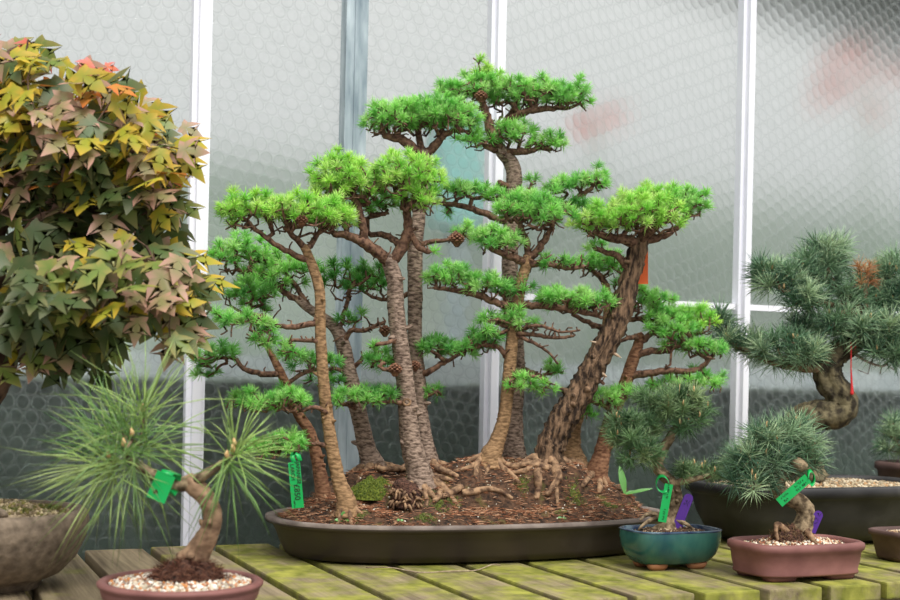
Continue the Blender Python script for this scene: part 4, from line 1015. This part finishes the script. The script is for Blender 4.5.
def maple_limb(path, pads, seed):
    r = random.Random(seed); pw = [(P(x, y, DM + dd), q * (DM + dd) / F) for x, y, q, dd in path]; fine = catmull(pw, .012); mb = MB(); tube(mb, fine, 9, .08, r)
    targets = []; allp = []
    for pad in pads:
        pts, dirs = pad_points(pad, DM, r, .45, -1.0, rd=pad[7] if len(pad) > 7 else .12, mind=.0245); allp += list(zip(pts, dirs, [pad] * len(pts)))
        targets += [p for i, p in enumerate(pts) if i % 2 == 0]
    for ch in grow(fine, targets, r, .0010, step=.02, sag=.05, rmax=.004): tube(mb, ch, 5, .1, r, cap=False)
    b = mb.build('branch', M['maple_bark'], maple); ml = MB()
    for (p, d, pad) in allp:
        c = P(pad[0], pad[1], DM + pad[5]); o_ = p - c; ax = Vector((o_.x * 4 + .12 + r.uniform(-.7, .7), o_.y * 2 - .25 + r.uniform(-.5, .5), -.5 + r.uniform(-.4, .55)))
        up = Vector((o_.x * 2 + r.uniform(-.8, .8), -1.2 + r.uniform(-.6, .8), .8 + r.uniform(-.5, .3)))
        top = (p.z - c.z) / (pad[3] * DM / F)
        k = r.random()
        hue = pad[6]
        if (hue == 'y' and k < .42) or k < .10: cc, ce = (158, 162, 52), (208, 172, 62)
        elif k < .52: cc, ce = (118, 140, 66), (160, 150, 84)
        elif k < .82: cc, ce = (146, 142, 94), (198, 150, 134)
        elif k < .96 or hue != 'y': cc, ce = (84, 108, 58), (120, 116, 70)
        else: cc, ce = (196, 140, 62), (216, 116, 62)
        if hue == 'r': cc, ce = (226, 120, 70), (220, 120, 120)
        if hue == 'g' and r.random() < .7: cc, ce = (70, 90, 46), (92, 96, 56)
        maple_leaf(ml, p, ax, up, r.uniform(.038, .058) * (.55 if hue == 'r' else 1), lin(cc), lin(ce), r)
        # leaf stalk
        if r.random() < .35:
            q = p - ax.normalized() * .012 + Vector((0, 0, .006)); 
    lv = ml.build('leaves', M['maple_leaf'], b, smooth=True)
    return b
maple_limb([(-8, 240, 10, 0), (14, 200, 7, -.02), (40, 160, 5, -.04), (70, 130, 3.4, -.04)], [(60, 130, 84, 74, 130, -.02, 'y'), (122, 140, 56, 56, 70, 0, 'y'), (168, 158, 26, 24, 22, .02, 'y')], 41)
maple_limb([(-4, 290, 12, 0), (24, 262, 8, -.02), (60, 246, 6, -.03), (110, 250, 4, -.04), (150, 262, 3, -.03)], [(120, 280, 76, 46, 100, -.06, 'm'), (178, 288, 26, 46, 34, -.02, 'y'), (188, 332, 12, 14, 4, -.03, 'm'), (60, 290, 70, 50, 80, -.08, 'g')], 42)
maple_limb([(-8, 200, 8, 0), (0, 140, 6, -.02), (8, 100, 4, -.04)], [(10, 110, 70, 66, 80, 0, 'y'), (-50, 150, 70, 90, 60, 0, 'm'), (10, 58, 46, 22, 20, 0, 'y')], 43)
maple_limb([(0, 330, 12, 0), (20, 352, 10, -.02), (50, 368, 7, -.03), (70, 366, 4, -.03)], [(70, 340, 50, 34, 34, 0, 'g'), (10, 330, 60, 40, 30, -.04, 'g')], 44)
maple_limb([(-8, 260, 10, 0), (30, 230, 7, .02), (80, 215, 5, .03), (130, 200, 3, .03)], [(110, 205, 66, 58, 90, .03, 'g'), (40, 220, 70, 70, 90, .02, 'g'), (165, 190, 24, 24, 16, 0, 'y')], 45)
maple_limb([(20, 70, 1.4, -.02), (26, 52, 1.2, -.02), (28, 40, .9, -.02)], [(28, 38, 5, 4, 2, -.02, 'r')], 47)
maple_limb([(84, 84, 1.4, -.02), (90, 72, 1.2, -.02), (94, 62, .9, -.02)], [(98, 66, 12, 5, 5, -.02, 'r')], 48)
maple_limb([(-12, 280, 9, 0), (-40, 250, 7, 0), (-90, 230, 4, 0)], [(-70, 250, 80, 100, 90, 0, 'm')], 46)

# ------------------------------------------------------------------ pines
PINE_W = [(112, 150, 108), (84, 124, 90), (146, 178, 136), (66, 102, 76), (178, 202, 156)]
PINE_S = [(98, 134, 84), (74, 110, 68), (130, 160, 104), (60, 94, 58), (160, 180, 126)]
PINE_L = [(128, 166, 90), (104, 148, 80), (160, 190, 106), (86, 128, 72), (190, 206, 130)]
DEADN = [(190, 120, 70), (170, 104, 66), (200, 150, 100)]
def buds(parent, pts, seed, col=(206, 168, 112), r=.0022):
    rg = random.Random(seed)
    for p in pts:
        mb = MB(); tube(mb, [(p, r), (p + Vector((rg.uniform(-.002, .002), -.001, .005)), r * 1.1), (p + Vector((0, -.001, .010)), r * .5)], 6, .05, rg); mb.build('bud', M['bud'], parent)
M['bud'] = mat_noise('pine_bud', (176, 134, 88), (222, 190, 140), (300, 300, 300), .8, .3)

# left front pine: pot cut by the frame's lower edge
lp = G(181, 580, BENCH + .046); lp.z = BENCH
pine1 = thing('potted_pine', lp, 'young long-needled pine with a curved stem in a round red-brown pot, low at the left', 'bonsai tree')
pot_r = .110
mb = MB(); loft(mb, lp, pot_r, pot_r, 2, [(.032, .002), (.026, .003), (.014, .012), (.006, .026), (.004, .034), (.005, .037), (0, .040), (-.001, .044), (.003, .047), (.010, .047), (.013, .044), (.014, .034)])
mb.build('pot', M['pot_pink'], pine1)
h1 = lambda u, v: .040 + .010 * max(0, 1 - u * u - v * v)
mb = MB(); soil_disc(mb, lp, .096, .096, 2, h1); mb.build('soil', M['soil_gravel'], pine1)
gravel(pine1, lp, .096, .096, 2, h1, 1900, .0034, 51, [(236, 228, 214), (222, 206, 182), (200, 186, 164), (206, 140, 84), (178, 120, 84), (150, 130, 116), (244, 238, 228)])
D = lp.y
mc = P(188, 562, D - .005); mc.z = lp.z + .046; rq = random.Random(9)
mb = MB(); soil_disc(mb, mc, .050, .040, 2, lambda x, y: .028 * max(0, 1 - x * x - y * y) ** .7 * (1 + .2 * math.sin(x * 11) * math.cos(y * 9)), 16, 48); rb_ = mb.build('root_mound', M['rootball'], pine1)
nq = np.random.default_rng(9); k = 1500; B = []; Dd = []
for _ in range(k):
    a = rq.uniform(0, 6.28); q = math.sqrt(rq.random()); x, y = q * math.cos(a), q * math.sin(a)
    B.append((mc + AV * x * .052 + NV * y * .042 + Vector((0, 0, .028 * max(0, 1 - q * q) ** .7)))[:]); Dd.append((rq.uniform(-1, 1), rq.uniform(-1, 1), rq.uniform(-.6, .6)))
o = needles_object('root_fibres', M['litter'], rb_, np.array(B), unit(np.array(Dd)), nq.uniform(.006, .018, k), nq.uniform(.0006, .0011, k), np.array([lin(rq.choice([(96, 62, 50), (70, 44, 36), (122, 84, 66)])) for _ in range(k)]), nq); o['kind'] = 'stuff'
trunk_part(pine1, D, [(192, 562, 17, .01), (200, 548, 12, .005), (211, 528, 9.6, 0), (212, 512, 9.4, 0), (205, 497, 9.4, 0), (194, 486, 10, 0), (186, 480, 8.5, 0)], M['pine_bark_warm'], random.Random(2), .05, .05, 18, knots=3)
def pine_limb(root, D, path, clusters, seed, n, ln, w, pal, spread=.62, shoot=.02, droop=.1, mat='pine_leaf', bark='pine_bark', rtip=.0016):
    """clusters: (x, y, dd, dirx, diry(image up), scale)"""
    r = random.Random(seed); q = np.random.default_rng(seed)
    pw = [(P(x, y, D + dd), rr_ * (D + dd) / F) for x, y, rr_, dd in path]; fine = catmull(pw, .008); mb = MB(); tube(mb, fine, 10, .10, r)
    targets = [P(c[0], c[1], D + c[2]) for c in clusters]
    for ch in grow(fine, targets, r, rtip, rmax=.005, sag=.06): tube(mb, ch, 6, .12, r, cap=False)
    b = mb.build('branch', M[bark], root); out = []
    for c, t in zip(clusters, targets):
        d = (RC * c[3] + UC * c[4] - FW * (c[6] if len(c) > 6 else .3)).normalized(); out.append(tufts([t[:]], [d[:]], n * c[5], ln * (.75 + .25 * c[5]), w, spread, shoot, pal, q, .3))
    if out:
        a = [np.concatenate([o_[i] for o_ in out]) for i in range(5)]; needles_object('needles', M[mat], b, *a, q, droop=droop)
    return b, targets
b, t1_ = pine_limb(pine1, D, [(190, 482, 8, 0), (176, 486, 7, -.01), (162, 480, 6, -.02), (146, 470, 5, -.02), (128, 458, 4, -.02)],
    [(124, 450, -.03, -.6, .5, 1.2), (110, 462, -.02, -1, -.1, 1.2), (132, 440, -.02, .1, 1, 1.1), (144, 416, 0, .1, 1, 1.05), (118, 430, .02, -.6, .8, 1.05), (134, 464, -.04, -.1, -.8, 1.0), (104, 452, .03, -1, .3, 1.05), (146, 446, .02, .8, .5, .9), (118, 466, -.03, -.7, -.6, 1.0)], 61, 34, .124, .0018, PINE_L, .60, .03, .12)
b2, t2_ = pine_limb(pine1, D, [(194, 482, 7, 0), (206, 474, 5, -.01), (222, 464, 4, -.01), (232, 456, 3, -.01)],
    [(233, 456, -.01, .9, .3, .9), (228, 462, -.02, .8, -.9, 1.0), (234, 450, 0, .3, .9, .7)], 62, 30, .112, .0018, PINE_L, .55, .02, .18)
for br_, tt in ((b, t1_[:5]), (b2, t2_)):
    for i, p in enumerate(tt[:4]): buds(br_, [p + Vector((0, -.005, .006))], i, r=.003)
# bright green looped tag
t = thing('plant_tag', P(168, 486, D - .045), 'curled green plastic tag with a punched hole on the long-needled pine', 'tag')
c0 = P(161, 487, D - .045); wd = img_dir(.42, -1); sgn = (RC - wd * RC.dot(wd)).normalized(); k_ = D / F
mb = MB(); slab(mb, c0, sgn, wd, 9.5 * k_, 14 * k_, .0006); mb.build('tag_strip', M['green_tag'], t, smooth=False)
mb = MB(); e0 = c0 + wd * 13.5 * k_; strap_path(mb, [e0 - FW * .0008, e0 + wd * .003 + FW * .004, e0 + wd * .002 + FW * .030 + sgn * .006, e0 - wd * .018 + FW * .034 + sgn * .010, e0 - wd * .024 + FW * .012 + sgn * .012, e0 - wd * .016 + FW * .002 + sgn * .004], sgn, 6 * k_, .0006)
mb.build('tag_loop', M['green_tag'], t)
hc = c0 - sgn * (3 * k_) - wd * 6 * k_ - FW * .0010; mb = MB(); slab(mb, hc, RC, UC, .0028, .0028, .0002, True); mb.build('punched_hole', M['rootball'], t)

# green glazed pot
gp_front = G(648, 570, BENCH)
GA, GB = .080, .054
gp = G(657, 571, BENCH) + NV * (GB - .022) + AV * (.046)
gp.z = BENCH
pine2 = thing('potted_pine', gp, 'dense dwarf pine in a blue-green glazed pot in front of the tray', 'bonsai tree')
mb = MB(); loft(mb, gp, GA + .008, GB + .006, 3.6, [(.024, .010), (.018, .014), (.009, .026), (.003, .042), (.001, .058), (.0015, .066)], close0=True)
mb.build('pot', M['glaze'], pine2)
mb = MB(); loft(mb, gp, GA + .008, GB + .006, 3.6, [(.0015, .066), (.0, .0685), (.003, .070), (.006, .069), (.008, .059)], close0=False); mb.build('rim', M['glaze_rim'], pine2)
mb = MB(); loft(mb, gp, GA + .008, GB + .006, 3.6, [(.026, .010), (.0235, .0105), (.0215, .0145), (.024, .0165)], close0=True, close1=True); mb.build('unglazed_base', M['clay_foot'], pine2)
for (u, v) in ((-.5, -.42), (.5, -.42), (-.5, .42), (.5, .42)):
    mb = MB(); loft(mb, gp + AV * u * GA + NV * v * GB, .020, .014, 3, [(.006, .0004), (.003, .004), (0, .011)], close1=True); mb.build('foot', M['clay_foot'], pine2)
h2 = lambda u, v: .059 + .012 * max(0, 1 - u * u - v * v) + .002 * math.sin(u * 14) * math.sin(v * 12)
mb = MB(); soil_disc(mb, gp, GA - .001, GB - .003, 3.6, h2); mb.build('soil', M['soil'], pine2)
gravel(pine2, gp, GA - .001, GB - .003, 3.6, h2, 500, .0019, 71, [(110, 84, 64), (80, 60, 48), (150, 124, 96), (190, 170, 140)])
moss('moss_clump', pine2, gp + AV * .01 - NV * (GB - .012) + Vector((0, 0, .056)), .016, .008, .005, 350, 6, pal=((120, 170, 60), (96, 150, 50)))
moss('moss_clump', pine2, gp + AV * .055 - NV * .01 + Vector((0, 0, .056)), .014, .014, .005, 350, 7, pal=((120, 170, 60), (96, 150, 50)))
D = gp.y
rg2 = random.Random(12)
trunk_part(pine2, D, [(668, 530, 12, 0), (671, 518, 7, 0), (675, 504, 6.2, 0), (676, 492, 6, 0), (671, 482, 5.8, 0), (662, 474, 6, 0), (657, 464, 5.6, 0), (662, 450, 5, 0), (670, 438, 4.4, 0), (674, 428, 3.6, 0)], M['pine_bark'], rg2, .08, .08, 16, knots=4)
for (pxs) in ([(668, 520), (655, 518), (644, 524), (638, 530)], [(664, 524), (652, 530), (648, 536)], [(674, 520), (686, 524), (694, 530)], [(668, 526), (666, 532), (660, 537)], [(660, 516), (648, 514), (640, 520)]):
    pts = []
    for i, (x, y) in enumerate(pxs):
        f = i / (len(pxs) - 1); pts.append((P(x, y, D - .005 - .02 * f), .0045 * (1 - f) + .0016))
    mb = MB(); tube(mb, catmull(pts, .004), 9, .1, rg2, ridge=.1); mb.build('root', M['pine_bark'], pine2)
def pine_pad(cx, cy, rx, ry, n, dd, seed, up=1.0):
    r = random.Random(seed); out = []
    for _ in range(n):
        a = r.uniform(0, 6.283); q = math.sqrt(r.random()); x, y = q * math.cos(a), q * math.sin(a)
        out.append((cx + x * rx, cy - y * ry, dd + r.uniform(-.6, .6) * min(rx, 50) * .0017, x * .9 + r.uniform(-.3, .3), up * .7 + y * .7 + r.uniform(-.2, .4), r.uniform(.75, 1.15), r.uniform(-.5, .9)))
    return out
def pp(root, D, path, pads, seed, n, ln, w, pal, **kw):
    cl = []
    for i, p in enumerate(pads): cl += pine_pad(*p, seed * 7 + i)
    return pine_limb(root, D, path, cl, seed, n, ln, w, pal, **kw)
def more_buds(b, tg, seed, frac=.3, r=.0013):
    rg = random.Random(seed); pick = [p for p in tg if rg.random() < frac]
    if pick: buds(b, [p + Vector((0, -.004, .008)) for p in pick], seed, r=r)
kw = dict(spread=.60, shoot=.016, droop=.06, rtip=.0014)
b, tg = pp(pine2, D, [(663, 448, 4, 0), (672, 434, 3.4, 0), (680, 420, 2.6, -.01)], [(680, 412, 28, 18, 44, -.01), (655, 404, 24, 12, 22, .01)], 81, 56, .031, .0011, PINE_S, **kw); more_buds(b, tg, 1)
b, tg = pp(pine2, D, [(659, 462, 4.4, 0), (646, 452, 3.4, -.01), (634, 442, 2.6, -.01)], [(634, 430, 24, 16, 36, -.01), (640, 450, 20, 12, 22, -.03), (622, 424, 10, 8, 8, 0)], 82, 56, .031, .0011, PINE_S, **kw); more_buds(b, tg, 2)
b, tg = pp(pine2, D, [(672, 484, 4, 0), (684, 481, 3.4, -.01), (704, 477, 2.8, -.01), (726, 473, 2, 0)], [(704, 470, 24, 5, 13, 0), (724, 474, 14, 4, 6, 0), (684, 474, 8, 5, 5, -.01)], 83, 44, .027, .0011, PINE_S, **kw); more_buds(b, tg, 3)
def stick_label(px0, px1, hw, D, label, text, name='plant_label'):
    a, b_ = P(px0[0], px0[1], D), P(px1[0], px1[1], D); up = (b_ - a).normalized(); side = (up.cross(-FW)); side = (RC - up * RC.dot(up)).normalized()
    t = thing(name, a, label, 'plant label'); mb = MB(); slab(mb, (a + b_) / 2, side, up, hw * D / F, (b_ - a).length / 2, .0006, True); mb.build('label_stick', M['purple_tag'], t, smooth=False)
    hh_ = hw * D / F
    for i_, f_ in enumerate(text): scribble(t, a.lerp(b_, f_), side, up, hh_ * 1.1, hh_ * .7, 11 + i_)
    return t
stick_label((676, 530), (690, 494), 4.8, D - .012, 'purple plant label stuck in the blue-green pot', (.80, .72))
def looped_tag(top, bot, hw, D, label, lines, loopdir):
    a, b_ = P(*top, D), P(*bot, D); dn = (b_ - a).normalized(); side = (RC - dn * RC.dot(dn)).normalized(); k = D / F
    t = thing('plant_tag', a, label, 'tag'); mb = MB(); slab(mb, (a + b_) / 2, side, -dn, hw * k, (b_ - a).length / 2, .0005); mb.build('tag_strip', M['green_tag'], t, smooth=False)
    mb = MB(); cx, cy = loopdir; pts = []
    for i in range(13):
        an = math.pi * 1.7 * i / 12; pts.append(a + RC * ((1 - math.cos(an)) * cx * k) + UC * (math.sin(an) * cy * k) + FW * (.012 * math.sin(an * .6)))
    wdir = (FW * .8 + UC * .3).normalized(); strap_path(mb, pts, wdir, hw * .75 * k, .0005); mb.build('tag_loop', M['green_tag'], t)
    for i, (f_, o_, l_) in enumerate(lines): scribble(t, a.lerp(b_, f_) + side * (o_ * hw * k), dn, side, l_ * (b_ - a).length, hw * k * .55, 30 + i)
    return t
looped_tag((669, 484), (662, 522), 4.2, D - .028, 'green plastic tag looped round the stem of the dwarf pine in the blue-green pot', [(.16, .1, .16), (.32, .1, .12), (.72, .1, .14), (.88, .1, .12)], (-6, 8))

# red-brown pot at the right
pp_c = G(790, 583, BENCH) + NV * .058 + AV * .056; pp_c.z = BENCH
PA, PB = .112, .070
fy = pp_c.y
pine3 = thing('potted_pine', pp_c, 'small spiky pine with a snaking stem in a rectangular red-brown pot', 'bonsai tree')
mb = MB(); loft(mb, pp_c, PA, PB, 4.2, [(.013, .009), (.0085, .009), (.0075, .012), (.009, .016), (.006, .030), (.004, .046), (.0005, .049), (-.001, .054), (.000, .060), (.005, .063), (.012, .062), (.015, .056), (.016, .046)])
mb.build('pot', M['pot_pink'], pine3)
for (u, v) in ((-.54, -.50), (.54, -.50), (-.54, .50), (.54, .50)):
    mb = MB(); loft(mb, pp_c + AV * u * PA + NV * v * PB, .030, .018, 3.5, [(.003, .0004), (.001, .004), (0, .011)], close1=True); mb.build('foot', M['pot_pink'], pine3)
h3 = lambda u, v: .054 + .012 * max(0, 1 - u * u - v * v)
mb = MB(); soil_disc(mb, pp_c, PA - .016, PB - .016, 4.2, h3); mb.build('soil', M['soil_gravel'], pine3)
gravel(pine3, pp_c, PA - .017, PB - .017, 4, h3, 1700, .0030, 91, [(232, 216, 190), (214, 190, 156), (182, 120, 84), (150, 92, 66), (120, 96, 80), (240, 230, 212), (92, 72, 62)])
D = pp_c.y; rg3 = random.Random(14)
mc = P(790, 535, D - .01); mc.z = pp_c.z + .058
mb = MB(); soil_disc(mb, mc, .038, .028, 2, lambda x, y: .028 * max(0, 1 - x * x - y * y) ** .7 * (1 + .25 * math.sin(x * 12) * math.cos(y * 10)), 16, 40); rb_ = mb.build('root_mound', M['rootball'], pine3)
k = 700; B = []; Dd = []
for _ in range(k):
    a = rg3.uniform(0, 6.28); q = math.sqrt(rg3.random()); x, y = q * math.cos(a), q * math.sin(a)
    B.append((mc + AV * x * .04 + NV * y * .03 + Vector((0, 0, .028 * max(0, 1 - q * q) ** .7)))[:]); Dd.append((rg3.uniform(-1, 1), rg3.uniform(-1, 1), rg3.uniform(-.6, .6)))
o = needles_object('root_fibres', M['litter'], rb_, np.array(B), unit(np.array(Dd)), nq.uniform(.005, .014, k), nq.uniform(.0006, .0012, k), np.array([lin(rg3.choice([(110, 84, 62), (80, 58, 44), (138, 112, 84)])) for _ in range(k)]), nq); o['kind'] = 'stuff'
trunk_part(pine3, D, [(798, 540, 13, 0), (804, 524, 10, 0), (806, 512, 9, 0), (799, 502, 8.6, 0), (787, 497, 8, 0), (779, 490, 7.6, 0), (779, 478, 7, 0), (790, 468, 7, 0), (798, 464, 6.4, -.02), (804, 468, 5.4, -.03)], M['pine_bark'], rg3, .06, .08, 16, knots=3)
for pxs in ([(790, 535), (778, 524), (776, 530), (778, 540)], [(798, 534), (792, 542), (796, 548)], [(806, 530), (812, 538), (816, 544)]):
    pts = [(P(x, y, D - .02 - .006 * i), .006 - .0012 * i) for i, (x, y) in enumerate(pxs)]
    mb = MB(); tube(mb, catmull(pts, .004), 9, .1, rg3, ridge=.1); mb.build('root', M['root'], pine3)
kw3 = dict(spread=.60, shoot=.016, droop=.08, rtip=.0014)
b, tg = pp(pine3, D, [(779, 484, 5, 0), (770, 474, 4, -.01), (760, 466, 3, -.01)], [(758, 462, 26, 14, 26, -.01), (754, 484, 22, 8, 12, -.02), (742, 468, 10, 12, 6, 0)], 101, 42, .044, .00125, PINE_W, **kw3); more_buds(b, tg, 4)
b, tg = pp(pine3, D, [(786, 470, 5, 0), (786, 454, 4, .01), (782, 440, 3, .01)], [(774, 440, 26, 14, 28, 0), (790, 430, 16, 10, 12, .01)], 102, 42, .044, .00125, PINE_W, **kw3); more_buds(b, tg, 5)
b, tg = pp(pine3, D, [(796, 464, 4, 0), (806, 456, 3.4, .02), (814, 450, 2.4, .02)], [(800, 448, 16, 16, 18, .01), (808, 464, 9, 8, 6, .02)], 103, 38, .040, .00125, PINE_W, **kw3); more_buds(b, tg, 6)
stick_label((811, 532), (820, 511), 4.6, D - .012, 'purple plant label stuck in the rectangular red-brown pot', (.86, .62, .44))
looped_tag((808, 478), (779, 503), 5.0, D - .045, 'green plastic tag hung slanting across the spiky pine in the red-brown pot', [(.18, .4, .14), (.38, .4, .16), (.28, -.4, .30), (.80, .4, .16), (.76, -.4, .26)], (4, 7))

# big black pot with the twisted white pine
bp_front = G(850, 547, BENCH)
BAa, BBb = .275, .165
bpc = bp_front + NV * (BBb - .04) + AV * .006; bpc.z = BENCH
pine4 = thing('potted_pine', bpc, 'twisted old white pine with layered blue-green pads in a large black pot', 'bonsai tree')
mb = MB(); loft(mb, bpc, BAa, BBb, 3.2, [(.065, .008), (.058, .008), (.040, .024), (.022, .060), (.012, .095), (.008, .100), (.001, .103), (0, .120), (.004, .124), (.016, .124), (.020, .118), (.022, .10)], seg=96)
mb.build('pot', M['pot_black'], pine4)
for (u, v) in ((-.5, -.5), (.5, -.5), (-.5, .5), (.5, .5)):
    mb = MB(); loft(mb, bpc + AV * u * BAa + NV * v * BBb, .04, .02, 3, [(.004, .0004), (0, .010)], close1=True); mb.build('foot', M['pot_black'], pine4)
h4 = lambda u, v: .110 + .014 * max(0, 1 - u * u - v * v)
mb = MB(); soil_disc(mb, bpc, BAa - .022, BBb - .022, 3.2, h4); mb.build('soil', M['soil_gravel'], pine4)
gravel(pine4, bpc, BAa - .023, BBb - .023, 3.2, h4, 3600, .0042, 111, [(196, 178, 146), (164, 146, 116), (216, 200, 172), (130, 114, 90), (180, 140, 98)])
D = bpc.y - .02; rg4 = random.Random(15)
trunk_part(pine4, D, [(806, 482, 22, 0), (800, 462, 17, 0), (796, 440, 16, 0), (800, 424, 15, 0), (816, 416, 14, 0), (834, 414, 14, -.01), (843, 406, 14, -.01), (840, 394, 13.5, -.01), (831, 382, 13.5, 0), (828, 368, 13, 0), (834, 356, 12, 0), (846, 348, 11, 0), (858, 340, 9, 0), (864, 326, 7, 0), (858, 310, 6, 0), (846, 296, 5, 0)], M['pine_bark_old'], rg4, .06, .10, 24, knots=5)
kw4 = dict(spread=.56, shoot=.022, droop=.08, rtip=.0018)
NW = .0016
for (path, pads, sd) in [
    ([(832, 362, 6, 0), (818, 368, 5, -.01), (796, 367, 4.4, -.02), (772, 362, 3.6, -.02), (748, 352, 2.6, -.01), (736, 346, 2, 0)], [(742, 346, 22, 10, 16, 0), (786, 350, 32, 14, 34, -.02), (808, 358, 14, 12, 12, -.04), (722, 326, 10, 10, 9, 0)], 121),
    ([(848, 300, 5, 0), (836, 288, 4, 0), (826, 272, 3, 0)], [(824, 256, 22, 14, 26, 0), (826, 276, 20, 10, 14, 0)], 122),
    ([(852, 304, 5, 0), (830, 304, 4.4, -.01), (806, 300, 3.4, -.02), (784, 290, 2.4, -.02)], [(786, 280, 27, 13, 32, -.02), (808, 302, 22, 9, 14, -.03), (768, 276, 12, 8, 8, -.01)], 123),
    ([(860, 318, 5, 0), (850, 312, 4, -.02), (840, 314, 3, -.03)], [(850, 300, 20, 10, 12, 0), (846, 322, 24, 12, 26, -.02), (812, 330, 20, 8, 12, 0)], 124),
    ([(862, 332, 6, 0), (876, 320, 5, .01), (890, 300, 4, .01), (898, 286, 3, .01)], [(896, 280, 18, 20, 26, .01), (890, 304, 20, 14, 20, .01), (868, 286, 12, 10, 9, .02)], 125),
    ([(860, 338, 6, 0), (876, 340, 5, -.01), (892, 344, 4, -.02), (906, 350, 3, -.02)], [(876, 330, 28, 12, 26, -.02), (900, 346, 22, 14, 26, -.02), (884, 350, 14, 9, 10, -.03)], 126)]:
    b, tg = pp(pine4, D, path, pads, sd, 44, .050, NW, PINE_W, **kw4); more_buds(b, tg, sd, .25, .002)
b, tg = pp(pine4, D, [(864, 322, 3, 0), (866, 300, 2.6, -.01), (864, 284, 2, -.01)], [(864, 276, 9, 10, 6, -.02)], 131, 30, .030, .0013, DEADN, **kw4); b['label'] = 'shoot with rusty brown dead needles'
# bleached dead twigs right of the trunk
mb = MB(); path = catmull([(P(852, 352, D), .004), (P(868, 362, D), .003), (P(884, 366, D), .002), (P(890, 358, D), .0014)], .006); tube(mb, path, 7, .1, rg4)
for ch in grow(path, [P(x, y, D + rg4.uniform(-.02, .02)) for x, y in ((866, 350), (876, 352), (886, 350), (892, 362), (880, 374), (868, 374), (858, 370), (872, 346), (894, 370), (862, 346))], rg4, .0011, rmax=.0022): tube(mb, ch, 5, .1, rg4, cap=False)
o = mb.build('branch', M['twig_grey'], pine4); o['label'] = 'bleached bare dead twigs'
# red cord on the pine
a, b_ = P(851, 344, D - .04), P(852, 394, D - .045)
t = thing('cord', a, 'red cord hanging from the twisted white pine', 'cord')
mb = MB(); tube(mb, catmull([(a + Vector((.004, .03, .004)), .0012), (a, .0013), (a.lerp(b_, .5) + Vector((-.001, 0, 0)), .0014), (b_.lerp(a, .2), .0022), (b_, .0042)], .005), 8); mb.build('cord_strand', M['red_cord'], t)
mb = MB(); ring_ = [(P(851, 343, D) + Vector((0, math.cos(an) * .032 , math.sin(an) * .022)), .0012) for an in [2 * math.pi * i / 18 for i in range(19)]]; tube(mb, ring_, 6); mb.build('cord_ring', M['red_cord'], t)
# orange tag behind the big leaning trunk
D = d8 + .035; a, b_ = P(643, 248, D), P(643, 284, D)
t = thing('plant_tag', a, 'orange plastic tag hanging behind the leaning furrowed trunk under its crown', 'tag')
mb = MB(); slab(mb, a.lerp(b_, .5), RC, UC, 5 * D / F, 18 * D / F, .0005); mb.build('tag_strip', M['orange_tag'], t, smooth=False)
mb = MB(); tube(mb, [(a + Vector((0, 0, -.001)), .0008), (a + Vector((-.001, -.006, .008)), .0008), (P(640, 240, D - .03), .0008)], 5); mb.build('tag_tie', M['string'], t)

# small brown pot at the right edge, and the one behind it
sp = G(884, 563, BENCH); spc = sp + NV * .020 + AV * .096; spc.z = BENCH
t5 = thing('potted_pine', spc, 'stubby pine in a small brown rectangular pot at the right edge, beside the red-brown pot', 'bonsai tree')
mb = MB(); loft(mb, spc, .085, .055, 5, [(.020, .003), (.014, .003), (.012, .010), (.004, .046), (.0, .047), (-.001, .056), (.004, .058), (.011, .056), (.013, .048)]); mb.build('pot', M['pot_brown'], t5)
h5 = lambda u, v: .049 + .006 * max(0, 1 - u * u - v * v)
mb = MB(); soil_disc(mb, spc, .072, .042, 5, h5); mb.build('soil', M['soil_gravel'], t5); gravel(t5, spc, .071, .041, 5, h5, 700, .0028, 141)
tb = spc + Vector((.01, 0, .05)); mb = MB(); tube(mb, catmull([(tb, .009), (tb + Vector((.006, 0, .03)), .007), (tb + Vector((-.004, 0, .06)), .005), (tb + Vector((0, 0, .085)), .003)], .006), 12, .08, rg4); mb.build('trunk', M['pine_bark'], t5)
# shallow tray far right, against the glazing
_d = depth_at(934, 2.36); fpc = P(934, 500, _d); fpc.z = BENCH
t6 = thing('potted_pine', fpc, 'blue-green pine in a brown pot far back, just entering at the right edge', 'bonsai tree')
mb = MB(); loft(mb, fpc, .15, .08, 3, [(.04, .0), (.02, .03), (.006, .13), (0, .135), (0, .150), (.006, .152), (.012, .148), (.014, .13)]); mb.build('pot', M['pot_brown'], t6)
h6 = lambda u, v: .142 + .01 * max(0, 1 - u * u - v * v)
mb = MB(); soil_disc(mb, fpc, .136, .066, 3, h6); mb.build('soil', M['soil_gravel'], t6)
D = fpc.y
tpx = 450 + (fpc.x / D) * F
trunk_part(t6, D, [(tpx, 480, 9, 0), (tpx - 8, 465, 8, 0), (tpx - 4, 450, 7, 0), (tpx - 12, 435, 5, 0)], M['pine_bark'], rg4, .08, .08, 12)
b, tg = pp(t6, D, [(tpx - 6, 455, 4, 0), (tpx - 18, 448, 3, 0), (906, 446, 2, 0)], [(904, 438, 26, 17, 34, 0)], 151, 44, .044, .0014, PINE_W, **kw4)
